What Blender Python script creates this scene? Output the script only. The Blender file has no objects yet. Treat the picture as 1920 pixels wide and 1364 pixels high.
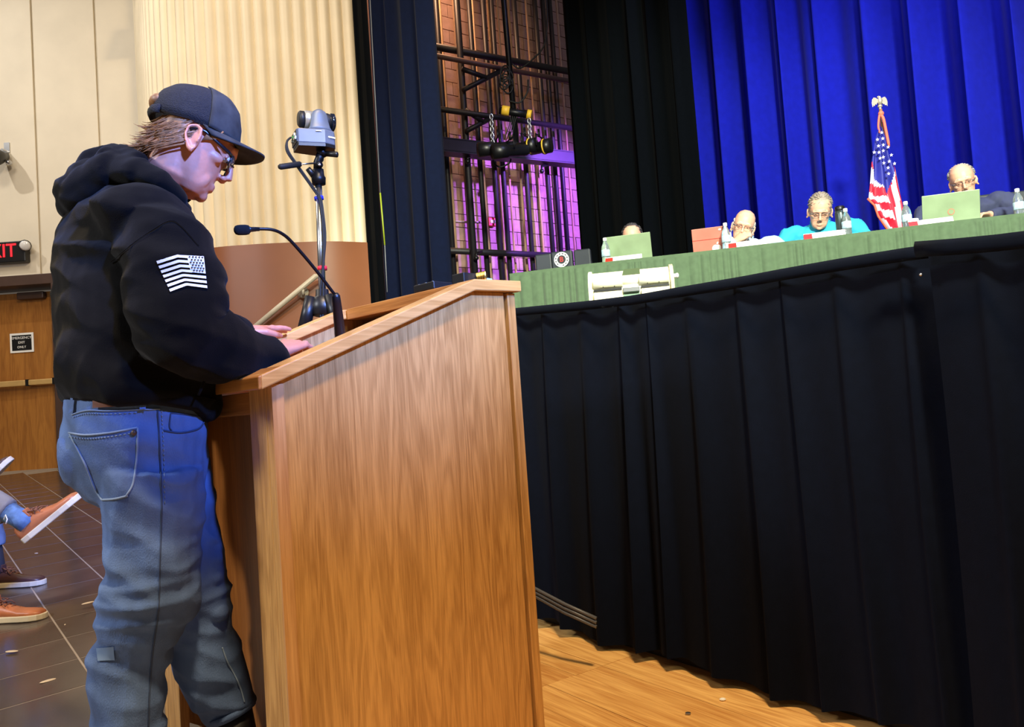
import bpy, bmesh, math, random
import numpy as np
from mathutils import Vector, Matrix, noise
from mathutils.bvhtree import BVHTree
random.seed(7)
S = bpy.context.scene
COL = S.collection
PI = math.pi
# ------------------------------------------------------------------ camera
FPX, EYE = 1450.0, 0.90
PITCH, ROLL = math.atan(.0502), math.atan(.07)
F_ = np.array([0, math.cos(PITCH), math.sin(PITCH)])
R0_ = np.array([1., 0, 0]); U0_ = np.array([0, -math.sin(PITCH), math.cos(PITCH)])
R_ = math.cos(ROLL)*R0_ - math.sin(ROLL)*U0_
U_ = math.sin(ROLL)*R0_ + math.cos(ROLL)*U0_
O_ = np.array([0, 0, EYE])
cam_data = bpy.data.cameras.new('camera'); cam = bpy.data.objects.new('camera', cam_data); COL.objects.link(cam)
cam_data.sensor_fit = 'HORIZONTAL'; cam_data.sensor_width = 36.0; cam_data.lens = 36.0*FPX/1920.0
cam_data.clip_start = .05; cam_data.clip_end = 100
M = Matrix.Identity(4)
for i in range(3):
    M[i][0], M[i][1], M[i][2], M[i][3] = R_[i], U_[i], -F_[i], O_[i]
cam.matrix_world = M
S.camera = cam

def ray(x, y): return F_ + R_*(x-960.)/FPX - U_*(y-682.)/FPX
def at(x, y, Y):
    d = ray(x, y); return O_ + d*(Y/d[1])
def onz(x, y, z):
    d = ray(x, y); return O_ + d*((z-EYE)/d[2])
def onpl(x, y, p0, n):
    d = ray(x, y); n = np.array(n, float); return O_ + d*(np.dot(np.array(p0, float)-O_, n)/np.dot(d, n))
def proj(P):
    q = np.array(P, float)-O_; z = q@F_; return 960+FPX*(q@R_)/z, 682-FPX*(q@U_)/z

# ------------------------------------------------------------------ world, lights, exposure
S.view_settings.view_transform = 'Standard'; S.view_settings.look = 'None'
S.view_settings.gamma = 1.0; S.view_settings.use_curve_mapping = False
S.view_settings.exposure = 0.0
w = bpy.data.worlds.new('world'); S.world = w; w.use_nodes = True
w.node_tree.nodes['Background'].inputs[0].default_value = (1.0, .84, .68, 1)
w.node_tree.nodes['Background'].inputs[1].default_value = .10

def look(loc, tgt):
    d = Vector(tgt)-Vector(loc); return d.to_track_quat('-Z', 'Y').to_euler()
def area(name, loc, tgt, size, power, col, sy=None):
    l = bpy.data.lights.new(name, 'AREA'); l.energy = power; l.color = col; l.size = size
    if sy: l.shape = 'RECTANGLE'; l.size_y = sy
    o = bpy.data.objects.new(name, l); o.location = loc; o.rotation_euler = look(loc, tgt); COL.objects.link(o); return o
def spot(name, loc, tgt, ang, blend, power, col, rad=.1):
    l = bpy.data.lights.new(name, 'SPOT'); l.energy = power; l.color = col
    l.spot_size = math.radians(ang); l.spot_blend = blend; l.shadow_soft_size = rad
    o = bpy.data.objects.new(name, l); o.location = loc; o.rotation_euler = look(loc, tgt); COL.objects.link(o); return o
WARM = (1, .80, .55); COOL = (.80, .86, 1.0)
area('house_light', (.8, -.3, 6.3), (-.2, 2.0, .3), .55, 450, (1, .74, .42))
area('house_light_row', (-4.6, -.2, 3.9), (-1.0, 1.9, .8), .7, 210, (.92, .95, 1.0))
area('house_light_aisle', (-5.0, 4.6, 6.6), (-4.6, 6.2, .3), 1.6, 120, (1, .90, .76))
spot('wall_wash', (-7.6, 6.2, 6.6), (-5.0, 9.1, 3.2), 95, .6, 330, (1, .94, .86), .06)
spot('curved_wall_wash', (-.6, 2.6, 6.2), (-2.2, 7.0, 3.6), 62, .6, 265, (1, .95, .89), .3)
spot('stage_front_spot', (3.8, -2.4, 4.4), (-.50, 2.1, 1.66), 17, .7, 9500, (.13, .27, .92), .25)
spot('stage_table_spot', (1.4, -3.8, 5.4), (2.0, 5.8, 1.8), 42, .5, 9000, (.94, 1.0, .84), .5)
area('curtain_blue_light', (3.6, 5.2, 7.2), (5.2, 7.4, 3.0), 2.5, 200, (.42, .46, 1.0), .6)
spot('purple_side_light', (3.3, 9.6, 4.6), (.45, 12.3, 3.5), 62, .7, 2600, (.36, .12, 1.0), .05)
spot('fly_work_light', (-1.2, 10.0, 8.2), (.0, 12.2, 4.5), 80, .8, 700, (1, .55, .3), .2)

# ------------------------------------------------------------------ materials
def lin(c):
    return tuple(((x/255.)/12.92 if x <= 10 else ((x/255.+.055)/1.055)**2.4) for x in c)
MATS = {}
def mat(name, c, rough=.55, metal=0, var=.10, vs=8, bump=0, bs=60, emit=0, sheen=0, spec=.5, stretch=(1, 1, 1), trans=0, sss=0, rnd=0, alpha=1, coat=0):
    if name in MATS: return MATS[name]
    m = bpy.data.materials.new(name); m.use_nodes = True; nt = m.node_tree; N = nt.nodes; L = nt.links
    b = N['Principled BSDF']; c = lin(c)
    b.inputs['Roughness'].default_value = rough; b.inputs['Metallic'].default_value = metal
    b.inputs['Specular IOR Level'].default_value = spec
    b.inputs['Base Color'].default_value = (*c, 1)
    if sheen: b.inputs['Sheen Weight'].default_value = sheen; b.inputs['Sheen Roughness'].default_value = .5
    if trans: b.inputs['Transmission Weight'].default_value = trans
    if sss:
        b.inputs['Subsurface Weight'].default_value = sss; b.inputs['Subsurface Scale'].default_value = .01
    if coat: b.inputs['Coat Weight'].default_value = coat; b.inputs['Coat Roughness'].default_value = .12
    if alpha < 1: b.inputs['Alpha'].default_value = alpha
    tc = N.new('ShaderNodeTexCoord'); mp = N.new('ShaderNodeMapping'); mp.inputs['Scale'].default_value = stretch
    L.new(tc.outputs['Object'], mp.inputs['Vector'])
    if var:
        n = N.new('ShaderNodeTexNoise'); n.inputs['Scale'].default_value = vs; n.inputs['Detail'].default_value = 5
        L.new(mp.outputs[0], n.inputs['Vector'])
        r = N.new('ShaderNodeValToRGB'); r.color_ramp.elements[0].position = .32; r.color_ramp.elements[1].position = .68
        r.color_ramp.elements[0].color = (*[x*(1-var) for x in c], 1)
        r.color_ramp.elements[1].color = (*[min(1, x*(1+var)) for x in c], 1)
        L.new(n.outputs['Fac'], r.inputs['Fac']); out = r.outputs['Color']
        if rnd:
            oi = N.new('ShaderNodeObjectInfo'); mr = N.new('ShaderNodeMapRange'); mr.inputs['To Min'].default_value = 1-rnd; mr.inputs['To Max'].default_value = 1+rnd
            L.new(oi.outputs['Random'], mr.inputs['Value'])
            mx = N.new('ShaderNodeVectorMath'); mx.operation = 'SCALE'; L.new(out, mx.inputs[0]); L.new(mr.outputs[0], mx.inputs['Scale']); out = mx.outputs[0]
        L.new(out, b.inputs['Base Color'])
        if emit: L.new(out, b.inputs['Emission Color'])
    elif emit: b.inputs['Emission Color'].default_value = (*c, 1)
    if emit: b.inputs['Emission Strength'].default_value = emit
    if bump:
        n2 = N.new('ShaderNodeTexNoise'); n2.inputs['Scale'].default_value = bs; n2.inputs['Detail'].default_value = 4
        L.new(mp.outputs[0], n2.inputs['Vector'])
        bp = N.new('ShaderNodeBump'); bp.inputs['Strength'].default_value = bump; bp.inputs['Distance'].default_value = .01
        L.new(n2.outputs['Fac'], bp.inputs['Height']); L.new(bp.outputs[0], b.inputs['Normal'])
    MATS[name] = m; return m

def wood(name, c1, c2, axis='Z', scale=1., rough=.38, wave=7., rnd=0, contrast=1.0):
    """oak: distorted growth bands, long pores and broad tone drift, all along one object axis"""
    if name in MATS: return MATS[name]
    m = bpy.data.materials.new(name); m.use_nodes = True; nt = m.node_tree; N = nt.nodes; L = nt.links
    b = N['Principled BSDF']; b.inputs['Roughness'].default_value = rough; b.inputs['Coat Weight'].default_value = .25; b.inputs['Coat Roughness'].default_value = .25
    tc = N.new('ShaderNodeTexCoord')
    ax = 'XYZ'.index(axis)
    def mapped(along, across):
        mp = N.new('ShaderNodeMapping'); s = [across*scale]*3; s[ax] = along*scale; mp.inputs['Scale'].default_value = s
        src = tc.outputs['Object']
        if rnd:
            oi = N.new('ShaderNodeObjectInfo'); ml = N.new('ShaderNodeMath'); ml.operation = 'MULTIPLY'; ml.inputs[1].default_value = 37.
            L.new(oi.outputs['Random'], ml.inputs[0]); ad = N.new('ShaderNodeVectorMath'); L.new(src, ad.inputs[0]); L.new(ml.outputs[0], ad.inputs[1]); src = ad.outputs[0]
        L.new(src, mp.inputs['Vector']); return mp.outputs[0]
    na = N.new('ShaderNodeTexNoise'); na.inputs['Scale'].default_value = 1; na.inputs['Detail'].default_value = 3; na.inputs['Distortion'].default_value = .6
    L.new(mapped(1.1, 11.), na.inputs['Vector'])
    ml = N.new('ShaderNodeMath'); ml.operation = 'MULTIPLY'; ml.inputs[1].default_value = wave*6.0; L.new(na.outputs['Fac'], ml.inputs[0])
    sn = N.new('ShaderNodeMath'); sn.operation = 'SINE'; L.new(ml.outputs[0], sn.inputs[0])
    np_ = N.new('ShaderNodeTexNoise'); np_.inputs['Scale'].default_value = 1; np_.inputs['Detail'].default_value = 4; L.new(mapped(7, 190), np_.inputs['Vector'])
    nb = N.new('ShaderNodeTexNoise'); nb.inputs['Scale'].default_value = 1; nb.inputs['Detail'].default_value = 2; L.new(mapped(.5, 5), nb.inputs['Vector'])
    def madd(a, k, c):
        q = N.new('ShaderNodeMath'); q.operation = 'MULTIPLY_ADD'; L.new(a, q.inputs[0]); q.inputs[1].default_value = k
        if isinstance(c, float): q.inputs[2].default_value = c
        else: L.new(c, q.inputs[2])
        return q.outputs[0]
    k = contrast
    f = madd(sn.outputs[0], .10*k, .5-.625*k); f = madd(np_.outputs['Fac'], .70*k, f); f = madd(nb.outputs['Fac'], .55*k, f)
    r = N.new('ShaderNodeValToRGB'); r.color_ramp.elements[0].position = .2; r.color_ramp.elements[1].position = .75
    r.color_ramp.elements[0].color = (*lin(c2), 1); r.color_ramp.elements[1].color = (*lin(c1), 1)
    L.new(f, r.inputs['Fac']); L.new(r.outputs[0], b.inputs['Base Color'])
    bp = N.new('ShaderNodeBump'); bp.inputs['Strength'].default_value = .15; bp.inputs['Distance'].default_value = .003
    L.new(np_.outputs['Fac'], bp.inputs['Height']); L.new(bp.outputs[0], b.inputs['Normal'])
    MATS[name] = m; return m

# ------------------------------------------------------------------ mesh builder
WM = {}
class MB:
    def __init__(s): s.v = []; s.f = []
    def add(s, vs, fs):
        o = len(s.v); s.v += [tuple(float(c) for c in p) for p in vs]; s.f += [tuple(i+o for i in q) for q in fs]; return s
    def box(s, c, d, R=None):
        x, y, z = d[0]/2, d[1]/2, d[2]/2
        P = [Vector(p) for p in ((-x,-y,-z),(x,-y,-z),(x,y,-z),(-x,y,-z),(-x,-y,z),(x,-y,z),(x,y,z),(-x,y,z))]
        if R is not None: P = [R@p for p in P]
        c = Vector(c)
        return s.add([c+p for p in P], [(0,3,2,1),(4,5,6,7),(0,1,5,4),(1,2,6,5),(2,3,7,6),(3,0,4,7)])
    def hexa(s, P):
        return s.add(P, [(0,3,2,1),(4,5,6,7),(0,1,5,4),(1,2,6,5),(2,3,7,6),(3,0,4,7)])
    def tube(s, pts, r, n=10, cap=True, flat=1.0, up=None):
        pts = [Vector(p) for p in pts]; m = len(pts)
        if not hasattr(r, '__len__'): r = [r]*m
        vs = []; prev = None
        for i, p in enumerate(pts):
            t = (pts[min(i+1, m-1)]-pts[max(i-1, 0)]).normalized()
            if prev is None:
                a = Vector(up) if up is not None else (Vector((0,0,1)) if abs(t.z) < .9 else Vector((1,0,0)))
            else: a = prev
            a = (a-t*a.dot(t)); a = a.normalized() if a.length > 1e-6 else t.orthogonal().normalized()
            prev = a; b = t.cross(a); ri = r[i]
            ra, rb = (ri if hasattr(ri, '__len__') else (ri*flat, ri))
            for k in range(n):
                q = 2*PI*k/n; vs.append(p+a*(ra*math.cos(q))+b*(rb*math.sin(q)))
        fs = [(i*n+k, i*n+(k+1)%n, (i+1)*n+(k+1)%n, (i+1)*n+k) for i in range(m-1) for k in range(n)]
        if cap: fs += [tuple(range(n))[::-1], tuple((m-1)*n+k for k in range(n))]
        return s.add(vs, fs)
    def loft(s, rings, cap=True):
        n = len(rings[0]); m = len(rings); vs = [p for r in rings for p in r]
        fs = [(i*n+k, i*n+(k+1)%n, (i+1)*n+(k+1)%n, (i+1)*n+k) for i in range(m-1) for k in range(n)]
        if cap: fs += [tuple(range(n))[::-1], tuple((m-1)*n+k for k in range(n))]
        return s.add(vs, fs)
    def lathe(s, prof, c=(0,0,0), R=None, n=16):
        rings = []
        for r, z in prof:
            ring = []
            for k in range(n):
                p = Vector((r*math.cos(2*PI*k/n), r*math.sin(2*PI*k/n), z))
                if R is not None: p = R@p
                ring.append(Vector(c)+p)
            rings.append(ring)
        return s.loft(rings)
    def ell(s, c, r, R=None, n=14, m=9):
        rings = []
        for i in range(m):
            a = -PI/2 + PI*(i+.35)/(m-.3)
            ring = []
            for k in range(n):
                p = Vector((r[0]*math.cos(a)*math.cos(2*PI*k/n), r[1]*math.cos(a)*math.sin(2*PI*k/n), r[2]*math.sin(a)))
                if R is not None: p = R@p
                ring.append(Vector(c)+p)
            rings.append(ring)
        return s.loft(rings)
    def grid(s, nu, nv, fn, flip=False):
        vs = [fn(i/nu, j/nv) for j in range(nv+1) for i in range(nu+1)]
        q = [(j*(nu+1)+i, j*(nu+1)+i+1, (j+1)*(nu+1)+i+1, (j+1)*(nu+1)+i) for j in range(nv) for i in range(nu)]
        return s.add(vs, [f[::-1] for f in q] if flip else q)
    def prism(s, poly, o, ex, ey, n, t):
        """2-D outline poly in frame (o,ex,ey) extruded by t along n"""
        o, ex, ey, n = Vector(o), Vector(ex), Vector(ey), Vector(n)
        a = [o+ex*p[0]+ey*p[1] for p in poly]; b = [p+n*t for p in a]; k = len(poly)
        return s.add(a+b, [tuple(range(k))[::-1], tuple(range(k, 2*k))]+[(i, (i+1)%k, k+(i+1)%k, k+i) for i in range(k)])
    def xf(s, mtx):
        s.v = [tuple(mtx@Vector(p)) for p in s.v]; return s
    def mesh(s, name, sub=None):
        me = bpy.data.meshes.new(name); me.from_pydata(s.v if sub is None else sub, [], s.f); return me
    def build(s, name, m, parent=None, smooth=False, local=False, bevel=0, origin=None, normals=True, solid=0):
        v = s.v
        if not local:
            if parent is not None:
                inv = WM[parent].inverted(); v = [tuple(inv@Vector(p)) for p in v]
            elif origin is not None:
                v = [(p[0]-origin[0], p[1]-origin[1], p[2]-origin[2]) for p in v]
        me = s.mesh(name, v)
        if normals:
            bm = bmesh.new(); bm.from_mesh(me); bmesh.ops.recalc_face_normals(bm, faces=bm.faces)
            if bevel: bmesh.ops.bevel(bm, geom=[e for e in bm.edges if e.is_manifold and e.calc_face_angle(0) > .6], offset=bevel, segments=2, affect='EDGES', profile=.5)
            bm.to_mesh(me); bm.free()
        return link(name, me, m, parent, smooth, origin, solid)
def link(name, me, m, parent=None, smooth=False, origin=None, solid=0):
    me.materials.append(m)
    if smooth: me.polygons.foreach_set('use_smooth', [True]*len(me.polygons))
    o = bpy.data.objects.new(name, me); COL.objects.link(o)
    if parent is not None: o.parent = parent; WM[o] = WM[parent]
    else:
        if origin is not None: o.location = origin
        WM[o] = Matrix.Translation(Vector(origin)) if origin is not None else Matrix.Identity(4)
    if solid:
        md = o.modifiers.new('solidify', 'SOLIDIFY'); md.thickness = solid; md.offset = 0
    return o
def thing(name, label, cat, loc=(0,0,0), rz=0, group=None):
    o = bpy.data.objects.new(name, None); COL.objects.link(o); o.location = loc; o.rotation_euler = (0,0,rz); o.empty_display_size = .1
    WM[o] = Matrix.Translation(Vector(loc))@Matrix.Rotation(rz, 4, 'Z')
    return tag(o, label, cat, group)
def tag(o, label, cat, group=None):
    o['label'] = label; o['category'] = cat
    if group: o['group'] = group
    return o
def struct(o, label=None):
    o['kind'] = 'structure'
    if label: o['label'] = label
    return o
def part_label(o, label): o['label'] = label; return o
def text(s, size, mtx, m, name, parent=None, extrude=.001, sx=1.0):
    cu = bpy.data.curves.new('t', 'FONT'); cu.body = s; cu.size = size; cu.extrude = extrude; cu.align_x = 'CENTER'; cu.align_y = 'CENTER'; cu.resolution_u = 3
    to = bpy.data.objects.new('t', cu); COL.objects.link(to)
    me = bpy.data.meshes.new_from_object(to.evaluated_get(bpy.context.evaluated_depsgraph_get())); me.name = name
    bpy.data.objects.remove(to); bpy.data.curves.remove(cu)
    inv = WM[parent].inverted() if parent is not None else Matrix.Identity(4)
    me.transform(inv@mtx@Matrix.Diagonal((sx, 1, 1, 1))); me.materials.clear()
    return link(name, me, m, parent)
def frame(o, ex, ey):
    ex, ey = Vector(ex).normalized(), Vector(ey).normalized(); n = ex.cross(ey)
    return Matrix.Translation(Vector(o))@Matrix((ex, ey, n)).transposed().to_4x4()
def fuse(mb, voxel, smooth=4, disp=None):
    """voxel union of everything in mb -> (verts, faces) in the same space"""
    me = mb.mesh('tmp'); o = bpy.data.objects.new('tmp', me); COL.objects.link(o)
    md = o.modifiers.new('r', 'REMESH'); md.mode = 'VOXEL'; md.voxel_size = voxel
    if smooth:
        sm = o.modifiers.new('s', 'SMOOTH'); sm.factor = .5; sm.iterations = smooth
    dg = bpy.context.evaluated_depsgraph_get(); dg.update()
    e = bpy.data.meshes.new_from_object(o.evaluated_get(dg))
    bpy.data.objects.remove(o); bpy.data.meshes.remove(me)
    n = len(e.vertices); v = np.empty(n*3); e.vertices.foreach_get('co', v); v = v.reshape(-1, 3)
    if disp is not None:
        nn = np.empty(n*3); e.vertex_normals.foreach_get('vector', nn); nn = nn.reshape(-1, 3)
        v = v + nn*np.array([disp(Vector(p)) for p in v])[:, None]
        e.vertices.foreach_set('co', v.ravel()); e.update()
    return e
def fbuild(mb, voxel, smooth, name, m, parent=None, disp=None, origin=None, want_bvh=False):
    e = fuse(mb, voxel, smooth, disp); e.name = name
    bvh = None
    if want_bvh:
        vs = [v.co.copy() for v in e.vertices]; bvh = BVHTree.FromPolygons(vs, [tuple(p.vertices) for p in e.polygons])
    if parent is not None: e.transform(WM[parent].inverted())
    elif origin is not None: e.transform(Matrix.Translation(-Vector(origin)))
    o = link(name, e, m, parent, True, origin)
    return (o, bvh) if want_bvh else o
def cr(pts, n=8):
    """Catmull-Rom through points"""
    P = [np.array(p, float) for p in pts]; P = [2*P[0]-P[1]]+P+[2*P[-1]-P[-2]]; out = []
    for i in range(1, len(P)-2):
        for k in range(n):
            t = k/n; a, b, c, d = P[i-1:i+3]
            out.append(.5*((2*b)+(c-a)*t+(2*a-5*b+4*c-d)*t*t+(3*b-a-3*c+d)*t**3))
    out.append(P[-2]); return out

# stage axes: U along the apron (to the right, towards the camera), V into the stage
AU, AV = np.array([.584, -.812, 0]), np.array([.812, .584, 0])
def UV(u, v, z=0): return AU*u+AV*v+np.array([0, 0, z])
def rampz(y): return 0. if y < 2.2 else .070*(y-2.2)

# ------------------------------------------------------------------ palette
m_cream = mat('cream_painted_panel', (226, 216, 196), .6, var=.04, vs=3, bump=.05, bs=40)
m_rib = mat('ribbed_cream_paint', (232, 217, 186), .5, var=.05, vs=2.5, bump=.06, bs=25)
m_seam = mat('panel_seam', (200, 184, 152), .7)
m_brown = mat('brown_gloss_wainscot', (136, 80, 44), .42, var=.08, vs=2.2, bump=.03, bs=8)
m_dkbrown = mat('dark_brown_frame', (74, 54, 46), .45)
m_redbrown = mat('red_brown_wall', (128, 76, 58), .5)
m_tile = mat('dark_vinyl_tile', (74, 63, 56), .18, var=.16, vs=6, bump=.02, bs=30, rnd=.12, stretch=(1, 1, 1))
m_grout = mat('pale_tile_joint', (150, 136, 120), .7)
m_stageblack = mat('black_stage_floor', (22, 20, 20), .6)
m_doorwood = wood('door_oak_veneer', (176, 118, 50), (132, 80, 28), 'Z', 1.0, .4, 5)
m_oak = wood('lectern_oak', (218, 166, 98), (160, 112, 58), 'Z', 1.5, .36, 7, contrast=1.05)
m_oakx = wood('lectern_oak_rim', (232, 178, 104), (186, 132, 66), 'X', 1.0, .34, 6)
m_oaky = wood('lectern_oak_cross', (200, 138, 70), (150, 92, 38), 'Y', 1.0, .36, 6)
m_floorwood = wood('floor_oak', (250, 200, 124), (196, 132, 66), 'X', 1.0, .38, 8, rnd=1)
m_groove = mat('dark_wood_groove', (74, 38, 14), .6)
m_black = mat('black_plastic', (16, 16, 18), .4)
m_blackmetal = mat('black_metal', (24, 24, 28), .4, metal=.6)
m_rubber = mat('black_rubber', (12, 12, 12), .7)
m_chrome = mat('brushed_aluminium', (190, 192, 196), .28, metal=1)
m_steel = mat('painted_handrail', (196, 186, 166), .35)
m_white = mat('white_paper', (240, 240, 236), .6, var=.03)
m_red = mat('red_plastic', (215, 40, 24), .45)
m_skirt = mat('black_stage_drape', (6, 10, 22), .95, var=.1, vs=40, bump=.1, bs=500, sheen=.01, spec=.08)
m_navy = mat('dark_navy_drape', (5, 13, 36), .9, var=.1, vs=30, sheen=.03, spec=.1)
m_legblk = mat('black_leg_drape', (3, 5, 8), .95, var=.1, vs=30, sheen=.01, spec=.05)
m_blue = mat('royal_blue_velvet', (13, 22, 152), .9, var=.08, vs=14, sheen=.03, spec=.15)
m_green = mat('green_table_skirt', (76, 99, 72), .85, var=.10, vs=25, bump=.1, bs=300, sheen=.2)
m_cmu = mat('painted_block', (176, 142, 128), .7, var=.12, vs=9, bump=.25, bs=60, rnd=.10)
m_mortar = mat('block_mortar', (118, 92, 84), .8)
m_pipe = mat('dark_rigging_pipe', (30, 26, 30), .5)
m_rope = mat('tan_rope', (196, 158, 122), .7)
m_skin = mat('skin', (198, 132, 106), .48, var=.10, vs=22, bump=.05, bs=130, sss=.12)
m_skinp = mat('pale_skin', (222, 170, 142), .5, var=.06, vs=20, sss=.1)

# ================================================================== SETTING
# ---- floors
def floor_base():
    b = MB()
    def q(p): return (p[0], p[1], rampz(p[1])-.0013)
    def ln(u, v): return UV(u, v)
    # hall floor up to the wooden strip, split where the ramp towards the exit begins
    y22 = (2.2-.66*AV[1])/AU[1]
    e0 = UV(y22, .66); c1 = UV(-3.7, .66)
    b.add([q(p) for p in ((-12, -3), (1.2, -3), UV(4.3, .66)[:2], e0[:2], (-12, 2.2))], [(0,1,2,3,4)])
    c2 = UV(-3.7, 1.94)
    b.add([q(p) for p in ((-12, 2.2), e0[:2], c1[:2], c2[:2], (-.5, 9.4), (-12, 9.4))], [(0,1,2,3,4,5)])
    for p0, p1 in ((e0, c1), (c1, c2)):
        a0, a1 = q(p0), q(p1); b.add([a0, a1, (a1[0], a1[1], -.02), (a0[0], a0[1], -.02)], [(0,1,2,3)])
    return b
floor = struct(floor_base().build('floor', m_grout, normals=False), 'dark tile floor of the hall')
tb = MB(); h = .3018/2
tb.add([(-h,-h,-.01),(h,-h,-.01),(h,h,-.01),(-h,h,-.01),(-h+.002,-h+.002,0),(h-.002,-h+.002,0),(h-.002,h-.002,0),(-h+.002,h-.002,0)],
       [(4,5,6,7),(0,1,5,4),(1,2,6,5),(2,3,7,6),(3,0,4,7)])
tile_me = tb.mesh('tile'); tile_me.materials.append(m_tile)
TA = math.radians(-51.5); eu = np.array([math.cos(TA), math.sin(TA)]); ev = np.array([-math.sin(TA), math.cos(TA)])
toff = .13; ntile = 0
cands = []
for i in range(-40, 10):
    for j in range(-25, 30):
        c = eu*(i*.305+toff)+ev*(j*.305+.05)
        if not (1.55 < c[1] < 9.0 and c[0] > -8): continue
        vv = c[0]*AV[0]+c[1]*AV[1]; uu = c[0]*AU[0]+c[1]*AU[1]
        if uu > -3.9 and vv > .62: continue
        if c[1] > 6.9 and c[0] > -3.3: continue
        x, y = proj((c[0], c[1], rampz(c[1])))
        if x < -90 or x > 560 or y < 800 or y > 1560: continue
        cands.append((c, y))
for c, y in sorted(cands, key=lambda q: -q[1])[:298]:
    o = bpy.data.objects.new('tile', tile_me); COL.objects.link(o); o.parent = floor
    o.location = (c[0], c[1], rampz(c[1])+(.0 if abs(c[1]-2.2) > .2 else .004)); o.rotation_euler = Matrix.Rotation(math.atan(.070) if c[1] > 2.2 else 0, 3, 'X').to_euler()
    o.rotation_euler = (Matrix.Rotation(math.atan(.070) if c[1] > 2.2 else 0, 3, 'X')@Matrix.Rotation(TA, 3, 'Z')).to_euler()
# wooden floor strip in front of the stage: boards run along the apron
wf = MB()
wf.hexa([UV(u, v, z) for z in (-.011, -.004) for (u, v) in ((-3.7, .66), (1.5, .66), (1.5, 2.5), (-3.7, 2.5))])
wood_floor = struct(wf.build('floor_wood', m_groove), 'honey oak board floor strip in front of the stage')
bw = .118
for j in range(15):
    v0 = .66+j*bw; segs = [(-3.7, -2.0-.0), (-2.0, 1.5)] if j % 1 == 0 else []
    off = [0, .0][j % 2]
    for (u0, u1) in ((-3.7, -2.0), (-2.0, -.78), (-.78, 1.5)):
        bb = MB(); g = .0009
        bb.box((0, 0, -.003), ((u1-u0)-2*g, bw-2*g, .010))
        o = bb.build('floor_board', m_floorwood, local=True); o.parent = wood_floor
        c = UV((u0+u1)/2, v0+bw/2, .0+random.uniform(-.0006, .0006)); o.location = c; o.rotation_euler = (0, 0, math.atan2(AU[1], AU[0]))
# ---- stage platform
SZ = 1.14
sp = MB()
sp.hexa([UV(u, v, z) for z in (0.0, SZ) for (u, v) in ((-4.6, 1.92), (6, 1.92), (6, 3.2), (-4.6, 3.2))])
sp.hexa([UV(u, v, z) for z in (0.0, SZ) for (u, v) in ((-10.5, 3.2), (6, 3.2), (6, 14.5), (-10.5, 14.5))])
struct(sp.build('floor_stage', m_stageblack), 'raised black stage floor')

# ---- left wall with cream panels
WY = 9.1
lw = MB(); lw.box((-8.1, WY+.12, (2.73+7.8)/2), (8.2, .2, 7.8-2.73)); lw.box((-4.6, WY+.2, 1.4), (1.35, .3, 2.8))
wall_left = struct(lw.build('wall_left', m_seam), 'cream panelled wall beside the exit door')
xs = at(70, 260, WY)[0]; x2 = at(187, 215, WY)[0]; pw = x2-xs
edges = [xs+pw*k for k in range(-4, 3)]
for k in range(len(edges)-1):
    a, b_ = edges[k]+.013, edges[k+1]-.013
    p = MB(); p.box(((a+b_)/2, WY, (2.72+7.8)/2), (b_-a, .05, 7.8-2.72)); p.build('wall_panel', m_cream, wall_left, bevel=.004)
    s = MB(); s.box((edges[k+1], WY+.012, (2.72+7.8)/2), (.016, .03, 7.8-2.72)); s.build('batten', m_cream, wall_left)
# door zone
zt = at(60, 522, WY)[2]
DX1 = at(109, 700, WY)[0]; FX1 = at(121, 700, WY)[0]
hd = MB(); hd.box(((FX1-7.6)/2-.0, WY+.13, zt-.03), (abs(-7.6-FX1)+.0, .42, .12)); struct(hd.build('trim_1', m_dkbrown, bevel=.004), 'dark brown door head trim')
jb = MB(); jb.box(((DX1+FX1)/2, WY+.13, (zt-.09+.30)/2), (FX1-DX1, .42, zt-.09-.30)); struct(jb.build('trim_2', m_dkbrown, bevel=.004), 'dark brown door jamb')
rb = MB(); rb.box(((FX1-4.0)/2, WY-.0, (zt+.3)/2), (-4.0-FX1, .06, zt-.3)); struct(rb.build('trim_3', m_redbrown), 'red brown lower wall strip beside the door')
DW = WY+.24
DX1 = at(106, 700, DW)[0]
door = struct(thing('door_1', 'oak veneer exit door with a push bar', 'door', (DX1-.5, DW-.02, .42))); del door['category']
dd = MB(); dd.box(((DX1-.012+DX1-1.02)/2, DW, (.43+zt-.13)/2), (1.0, .05, zt-.13-.43)); dd.build('door_leaf', m_doorwood, door, bevel=.003)
d2 = MB(); d2.box((DX1-1.03-.5, DW, (.43+zt-.13)/2), (.98, .05, zt-.13-.43)); d2.build('door_leaf', m_doorwood, door, bevel=.003)
q = at(25, 720, DW-.1); q2 = at(76, 717, DW-.1)
m_bar = mat('brass_push_bar', (214, 176, 112), .35, metal=.3)
pb = MB(); a, b_ = at(-120, 727, DW-.1), at(49, 719, DW-.1); zz = at(40, 719, DW-.1)[2]
pb.box(((a[0]+b_[0])/2, DW-.10, zz), (b_[0]-a[0], .05, .07)); bar = pb.build('push_bar', m_bar, door, bevel=.01)
pb = MB(); a, b_ = at(54, 719, DW-.1), at(100, 716, DW-.1)
pb.box(((a[0]+b_[0])/2, DW-.09, zz), (b_[0]-a[0], .05, .066)); pb.build('push_bar', m_bar, door, bevel=.01)
pb = MB(); pb.box((at(51.5, 719, DW-.1)[0], DW-.085, zz), (.035, .06, .08)); pb.box((b_[0]+.012, DW-.08, zz), (.03, .08, .08)); pb.build('bar_bracket', m_black, door)
cl = MB(); a, b_ = at(33, 556, DW-.08), at(83, 553, DW-.08); cl.box(((a[0]+b_[0])/2, DW-.07, (a[2]+b_[2])/2), (b_[0]-a[0], .07, .085)); cl.build('door_closer', m_dkbrown, door, bevel=.012)
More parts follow.
